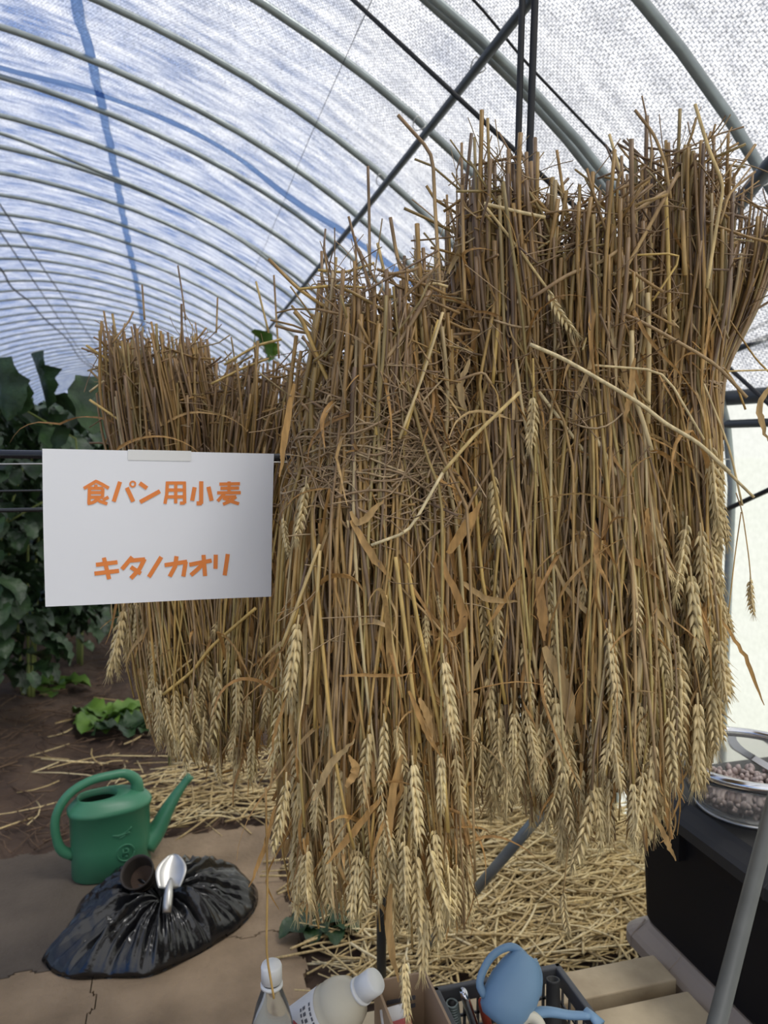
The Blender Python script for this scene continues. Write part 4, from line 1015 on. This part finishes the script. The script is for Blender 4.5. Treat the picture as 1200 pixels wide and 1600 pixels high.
m.build('printed_lines', M_INK, root, False, origin=root.location)
# tilted bottle
capc = P(577, 1539, 1.22); bod = P(514, 1585, 1.24)
ax = Vector(capc-bod).normalized(); TM = Matrix.Translation(Vector(capc)) @ Vector((0,0,1)).rotation_difference(ax).to_matrix().to_4x4() @ Matrix.Scale(1.17, 4)
root = empty('plastic_bottle', tuple(capc - np.array(ax)*.24)); tag(root, 'large cloudy bottle leaning tilted against the cardboard box, white cap', 'bottle')
m = MB(); m.lathe([(.032,-.206),(.037,-.199),(.0375,-.12),(.0375,-.066),(.036,-.062),(.0375,-.058),(.036,-.046),(.029,-.032),(.0165,-.022),(.0145,-.016),(.0145,-.004)], 32, TM, True, False); m.build('body', M_MILKY, root, origin=root.location)
m = MB(); m.lathe([(.0175,-.012),(.0175,.010),(.0155,.014)], 36, TM, True, True); m.build('cap', M_CAP, root, origin=root.location)
m = MB(); m.lathe([(.0188,-.018),(.0188,-.0135)], 36, TM, True, True); m.build('neck_ring', M_CAP, root, origin=root.location)
m = MB(); m.lathe([(.0381,-.140),(.0381,-.070)], 48, TM); lab = m.build('label', M_LABEL, root, origin=root.location)
# print on the label, on the side towards the viewer
ti = TM.inverted(); ve = (ti @ Vector(EYE)); a0 = math.atan2(ve.y, ve.x)
def lab_pt(a, z, r=.0386): return np.array(TM @ Vector((r*math.cos(a0+a), r*math.sin(a0+a), z)))
m = MB(); red = [(-.55,-.108),(-.30,-.101),(-.15,-.100),(-.05,-.106),(-.2,-.114),(-.3,-.124),(-.6,-.130)]
m.add([lab_pt(a, z) for a, z in red], [tuple(range(len(red)))]); m.build('red_figure', M_PINK, lab, False, origin=lab.location + root.location)
for col, (zz, w, n) in enumerate(((-.076,.003,9), (-.085,.005,7), (-.092,.003,8), (-.134,.003,6))):
    m = MB()
    for k in range(n):
        a = -.75 + 1.5*k/n
        m.add([lab_pt(a, zz), lab_pt(a+.12, zz), lab_pt(a+.12, zz-w), lab_pt(a, zz-w)], [(0,1,2,3)])
    m.build('lettering', M_INK, lab, False, origin=lab.location + root.location)
# packets in the box
def packet(c, w, h, t, rot, material, label, stripe=None):
    root = empty('packet', tuple(c)); tag(root, label, 'packet')
    M = Matrix.Translation(Vector(c)) @ Matrix.Rotation(rot, 4, 'Z') @ Matrix.Rotation(math.radians(-25), 4, 'X'); m = MB(); rows = []
    for j in range(9):
        v = j/8; bl = max(0, math.sin(math.pi*v))**.6; row = []
        for k in range(16):
            a = 2*math.pi*k/16; row.append(tuple(M @ Vector((w*.5*math.cos(a), t*.5*bl*math.sin(a) + .002*math.sin(a)+.003*math.sin(7*v+3*k), h*(v-.5)))))
        rows.append(row)
    m.loft(rows, True, True, True); m.build('pouch', material, root, origin=root.location)
    if stripe:
        m = MB(); rows = []
        for v in (.55, .7, .85):
            bl = max(0, math.sin(math.pi*v))**.6
            rows.append([tuple(M @ Vector((w*.5*math.cos(a), -(t*.5*bl+.004)*abs(math.sin(a))-.0035, h*(v-.5)))) for a in np.linspace(math.pi*1.15, math.pi*1.85, 9)])
        m.loft(rows, False); m.build('printed_panel', stripe, root, origin=root.location)
packet(PZ(622,1575,.455) + np.array([0,-.01,-.055]), .05, .11, .028, .15, M_LABEL, 'white packet with red print inside the cardboard box', M_PINK)
packet(np.array([.345, 1.03, .375]), .05, .11, .028, -.15, M_TARP, 'dull grey packet at the near side of the cardboard box')

# grey basket
xa, xb, ya, yb, bz0, bz1 = .402, .640, .86, 1.165, BZ, BZ+.135
root = empty('basket', ((xa+xb)/2, (ya+yb)/2, BZ)); tag(root, 'grey plastic mesh basket full of hand tools', 'basket')
m = MB(); m.box((xa+.012,ya+.012,bz0+.001),(xb-.012,yb-.012,bz0+.006)); m.build('base', M_CRATE, root, False, origin=root.location)
def lattice(p0, p1, nm):
    m = MB(); p0, p1 = np.array(p0), np.array(p1); d = (p1-p0); L_ = np.linalg.norm(d); n = int(L_/.024)
    nrm = np.array([-d[1], d[0], 0])/L_*.0015
    def bar(a, b, z0, z1):
        A, B = p0+d*a, p0+d*b
        vs = []
        for z in (z0, z1):
            for q, s in ((A,-1),(B,-1),(B,1),(A,1)): vs.append(q + s*nrm + np.array([0,0,z]))
        m.add(vs, [(0,3,2,1),(4,5,6,7),(0,1,5,4),(1,2,6,5),(2,3,7,6),(3,0,4,7)])
    for i in range(n+1):
        u = i/n; bar(max(0, u-.08/n*1.2), min(1, u+.08/n*1.2), 0.004, .11)
    for z in (.004, .028, .052, .076): bar(0, 1, z, z+.0045)
    m.build(nm, M_CRATE, root, False, origin=root.location)
e_ = .008
lattice((xa+e_,yb-e_,bz0),(xb-e_,yb-e_,bz0),'lattice_side'); lattice((xa+e_,ya+e_,bz0),(xb-e_,ya+e_,bz0),'lattice_side'); lattice((xa+e_,ya+e_,bz0),(xa+e_,yb-e_,bz0),'lattice_side'); lattice((xb-e_,ya+e_,bz0),(xb-e_,yb-e_,bz0),'lattice_side')
m = MB()
for lo, hi in (((xa,yb-.014,bz1-.028),(xb,yb-.002,bz1)), ((xa,ya+.002,bz1-.028),(xb,ya+.014,bz1)), ((xa,ya+.002,bz1-.028),(xa+.012,yb-.002,bz1)), ((xb-.012,ya+.002,bz1-.028),(xb,yb-.002,bz1))): m.box(lo, hi)
bevel(m.build('rim', M_CRATE, root, False, origin=root.location), .003)
def rod_tool(name, p0, p1, r, material, label, cat, parts=None, holes=False):
    p0, p1 = np.array(p0), np.array(p1); root = empty(name, tuple(p1)); tag(root, label, cat)
    m = MB(); q = p0 + (p1-p0)*np.linspace(0, 1, 10)[:, None]; m.tube(q, r*np.array([.8,.95,1,1,1,1,1,1,.98,.9]), 14, flat=.65)
    m.build('handle', material, root, origin=root.location)
    if parts: parts(root, p0, p1)
def blade_part(root, p0, p1):
    d = (p1-p0)/np.linalg.norm(p1-p0); m = MB(); q = p1 + d*np.linspace(-.01, .06, 6)[:, None]
    m.tube(q, np.linspace(.007, .002, 6), 8, flat=.3); m.build('blade', M_STEEL, root, origin=root.location)
def hole_part(root, p0, p1):
    for u in (.08, .45, .7):
        c = p0 + (p1-p0)*u - FW*.0075; m = MB(); m.lathe([(.0026,-.001),(.0026,.001)], 14, Matrix.Translation(Vector(c)) @ Vector((0,0,1)).rotation_difference(Vector(-FW)).to_matrix().to_4x4(), True, True)
        m.build('hole', M_RUBBER, root, origin=root.location)
rod_tool('pruning_shears', PZ(686,1562,.425), PZ(716,1622,.34), .0115, M_REDH, 'red handled tool leaning in the basket corner, beside the grey spring', 'tool', hole_part)
rod_tool('pruning_shears', PZ(753,1566,.42), PZ(768,1625,.34), .0115, M_REDH, 'red handled tool standing behind the blue watering can', 'tool', hole_part)
rod_tool('shears_arm', PZ(724,1550,.445), PZ(748,1622,.34), .0115, M_CHROME, 'chrome tool with round holes standing in the basket', 'tool', hole_part)
root = empty('spring', tuple(PZ(714,1622,.34))); tag(root, 'grey coil spring between the red and chrome tools', 'spring')
m = MB(); a, b = PZ(706,1566,.42), PZ(714,1622,.34); d = (b-a); u1 = RT; u2 = np.cross(d/np.linalg.norm(d), RT)
m.tube([a + d*u + 0.0095*(math.cos(u*90)*u1 + math.sin(u*90)*u2) for u in np.linspace(0, 1, 200)], .0022, 6); m.build('coil', M_SPRING, root, origin=root.location)
m = MB(); m.tube([a, b], .0055, 10); m.build('core', M_RUBBER, root, origin=root.location)
# black tube
root = empty('black_nozzle', (float(PZ(864,1530,.44)[0]), float(PZ(864,1530,.44)[1]) - .02, BZ+.008)); tag(root, 'black hollow nozzle standing in the basket behind the blue can', 'nozzle')
b = PZ(864,1530,.44); a = np.array([b[0]-.006, b[1]-.02, BZ+.01]); d = Vector(b-a); TM = Matrix.Translation(Vector(a)) @ Vector((0,0,1)).rotation_difference(d).to_matrix().to_4x4(); L_ = d.length
m = MB(); m.lathe([(.026,0),(.026,L_*.45),(.0125,L_*.62),(.0115,L_*.98),(.0118,L_),(.0085,L_),(.0085,L_*.7)], 24, TM, True, True); m.build('tube', M_RUBBER, root, origin=root.location)
# blue small watering can
bc = PZ(801, 1549, .478)
_r = math.radians(-38); _x = RT*math.cos(_r) + UP*math.sin(_r); _z = -RT*math.sin(_r) + UP*math.cos(_r); _z = _z*.93 - FW*-.36; _z /= np.linalg.norm(_z); _y = np.cross(_z, _x); _y /= np.linalg.norm(_y); _x = np.cross(_y, _z)
BM = Matrix.Translation(Vector(bc)) @ Matrix(((_x[0],_y[0],_z[0]),(_x[1],_y[1],_z[1]),(_x[2],_y[2],_z[2]))).to_4x4() @ Matrix.Scale(1.06, 4)
root = empty('small_watering_can', tuple(bc - np.array([0, 0, .05]))); tag(root, 'small blue watering can tipped over the tool basket', 'watering can')
m = MB(); EB = lambda a, b, z, cx=0, cy=0: ell(BM, a, b, z, cx, cy, 32, 2.2)
m.loft([EB(.024,.018,-.048), EB(.033,.026,-.040), EB(.039,.030,-.018), EB(.040,.030,.005), EB(.036,.027,.028), EB(.026,.020,.046,-.004), EB(.018,.014,.054,-.006), EB(.016,.012,.055,-.006), EB(.015,.011,.046,-.006)], True, True, True)
m.build('body', M_BLUEC, root, origin=root.location)
Tb = lambda x, y, z: np.array(BM @ Vector((x, y, z)))
m = MB(); m.tube(curve_pts([Tb(-.010,0,.050), Tb(-.032,0,.050), Tb(-.052,0,.026), Tb(-.055,0,.0), Tb(-.048,0,-.022), Tb(-.034,0,-.028)], 24), .0052, 10, flat=1.4); m.build('handle', M_BLUEC, root, origin=root.location)
m = MB(); m.tube(curve_pts([Tb(.006,0,.054), Tb(.024,0,.042), Tb(.038,0,.018)], 10), .0065, 8, flat=.8); m.build('shoulder_rib', M_BLUEC, root, origin=root.location)
q = [Tb(.026,0,-.022), PZ(856,1581,.452), PZ(890,1586,.45), PZ(922,1587,.452)]
m = MB(); m.tube(curve_pts(q, 16), np.linspace(.0115, .0072, 16), 12, flat=.7); m.build('spout', M_BLUEC, root, origin=root.location)
m = MB(); m.tube([PZ(914,1578,.455), PZ(926,1588,.452), PZ(938,1601,.448)], [.007,.008,.0105], 12, flat=.6); m.build('rose', M_BLUEC, root, origin=root.location)
# cream lid
cc = PZ(825, 1606, .43); TM = Matrix.Translation(Vector(cc)) @ Matrix.Rotation(math.radians(65), 4, Vector(RT))
m = MB(); m.lathe([(.007,-.021),(.024,-.021),(.027,-.016),(.027,.016),(.024,.021),(.011,.021),(.010,-.020)], 36, TM)
tag(m.build('tape_roll', M_CREAM, origin=tuple(cc)), 'cream coloured roll in front of the blue watering can', 'roll')

# ------------------------------------------------------------------ stacked storage bins with the bowl
def round_rect(x0, x1, y0, y1, r, z, n=6):
    pts = []
    for (cx_, cy_, a0_) in ((x1-r, y1-r, 0), (x0+r, y1-r, 90), (x0+r, y0+r, 180), (x1-r, y0+r, 270)):
        for k in range(n): a_ = math.radians(a0_ + 90*k/(n-1)); pts.append((cx_ + r*math.cos(a_), cy_ + r*math.sin(a_), z))
    return pts
def bin_(z0, h, lid_mat, label, lid_h):
    root = empty('storage_bin', (1.25, 1.13, z0)); tag(root, label, 'storage bin', 'stacked storage bins')
    X0, X1, Y0, Y1 = .965, 1.465, .80, 1.43
    m = MB(); R = lambda i, z: round_rect(X0+i, X1-i, Y0+i, Y1-i, .03, z)
    m.loft([R(.018, z0+.001), R(.014, z0+.01), R(.004, z0+h*.86), R(.0, z0+h-.001)], True, True, True); m.build('body', M_BINBLACK, root, False, origin=root.location)
    m = MB(); R2 = lambda i, z: round_rect(X0-.02+i, X1+.02-i, Y0-.02+i, Y1+.02-i, .045, z)
    zt = z0+h
    m.loft([R2(.006, zt), R2(0, zt+.004), R2(0, zt+lid_h*.45), R2(.008, zt+lid_h*.6), R2(.026, zt+lid_h*.85), R2(.034, zt+lid_h)], True, True, True)
    lid = m.build('lid', lid_mat, root, False, origin=root.location)
    for k in range(5):
        y = Y0 + .10 + k*.125; m = MB(); m.tube([(X0-.02, y, zt+.003), (X0-.02, y, zt+lid_h*.45), (X0-.012, y, zt+lid_h*.6), (X0+.006, y, zt+lid_h*.85), (X0+.014, y, zt+lid_h)], .0022, 6)
        if k in (1, 3, 4): m.build('rib', lid_mat, lid, False, origin=tuple(lid.location+root.location))
    m = MB(); m.box((1.1, Y1-.02, z0+h*.55), (1.4, Y1+.012, z0+h*.63)); m.build('handle_grip', M_BINBLACK, root, False, origin=root.location)
    m = MB(); m.box((X0-.012, 1.26, z0+h*.78), (X0+.012, 1.34, z0+h*.985)); m.build('latch', M_BINBLACK, root, False, origin=root.location)
    return zt+lid_h
zt = bin_(-.02, .27, M_BEIGE, 'lower black storage bin with a beige lid', .06)
zt = bin_(zt+.001, .27, M_BINLID, 'upper black storage bin with a charcoal lid under the bowl', .055)
# bowl
rim_z = zt + .105; bc = PZ(1172, 1180, rim_z)
root = empty('mixing_bowl', (bc[0], bc[1], zt)); tag(root, 'clear bowl with steel rim holding pinkish beans on the bin', 'bowl')
TB = Matrix.Translation((bc[0], bc[1], zt)); R_ = .145
m = MB(); m.lathe([(.085,.002),(.098,.006),(.115,.03),(.132,.065),(R_-.003,.098),(R_-.006,.098),(.128,.066),(.111,.032),(.094,.010),(.02,.008)], 64, TB, True, True); m.build('body', M_BOWL, root, origin=root.location)
m = MB(); m.lathe([(R_-.006,.090),(R_+.002,.090),(R_+.004,.098),(R_+.003,.108),(R_-.004,.109),(R_-.007,.102),(R_-.006,.090)], 64, TB); m.build('rim', M_CHROME, root, origin=root.location)
m = MB(); m.lathe([(.082,.0),(.098,.0),(.101,.004),(.099,.008),(.082,.008)], 64, TB, True, True); m.build('foot', M_STEEL, root, origin=root.location)
bm_ = MB(); rsb = np.random.default_rng(77)
for i in range(420):
    zz = .014 + .030*rsb.random(); rr = (.088 + .5*(zz-.01))*math.sqrt(rsb.random()); a = rsb.uniform(0, 6.28)
    M = TB @ Matrix.Translation((rr*math.cos(a), rr*math.sin(a), zz)) @ Matrix.Rotation(rsb.uniform(0, 3), 4, Vector(rsb.normal(0, 1, 3)).normalized())
    s = rsb.uniform(.8, 1.15)
    bm_.lathe([(.0015*s,-.0085*s),(.0048*s,-.005*s),(.006*s,0),(.0048*s,.005*s),(.0015*s,.0085*s)], 8, M, True, True)
tag(bm_.build('beans', M_BEAN, origin=(bc[0], bc[1], zt)), 'heap of small pinkish brown beans inside the clear bowl', 'beans', kind='stuff')
# a white batten leaning on the wall behind the bowl
m = MB(); a, b = P(1120, 1150, 1.78), P(1215, 1208, 1.55)
m.tube([a, b + (b-a)*.6], .009, 4); tag(m.build('white_batten', M_CAP, smooth=False), 'pale batten slanting behind the bowl rim', 'batten')
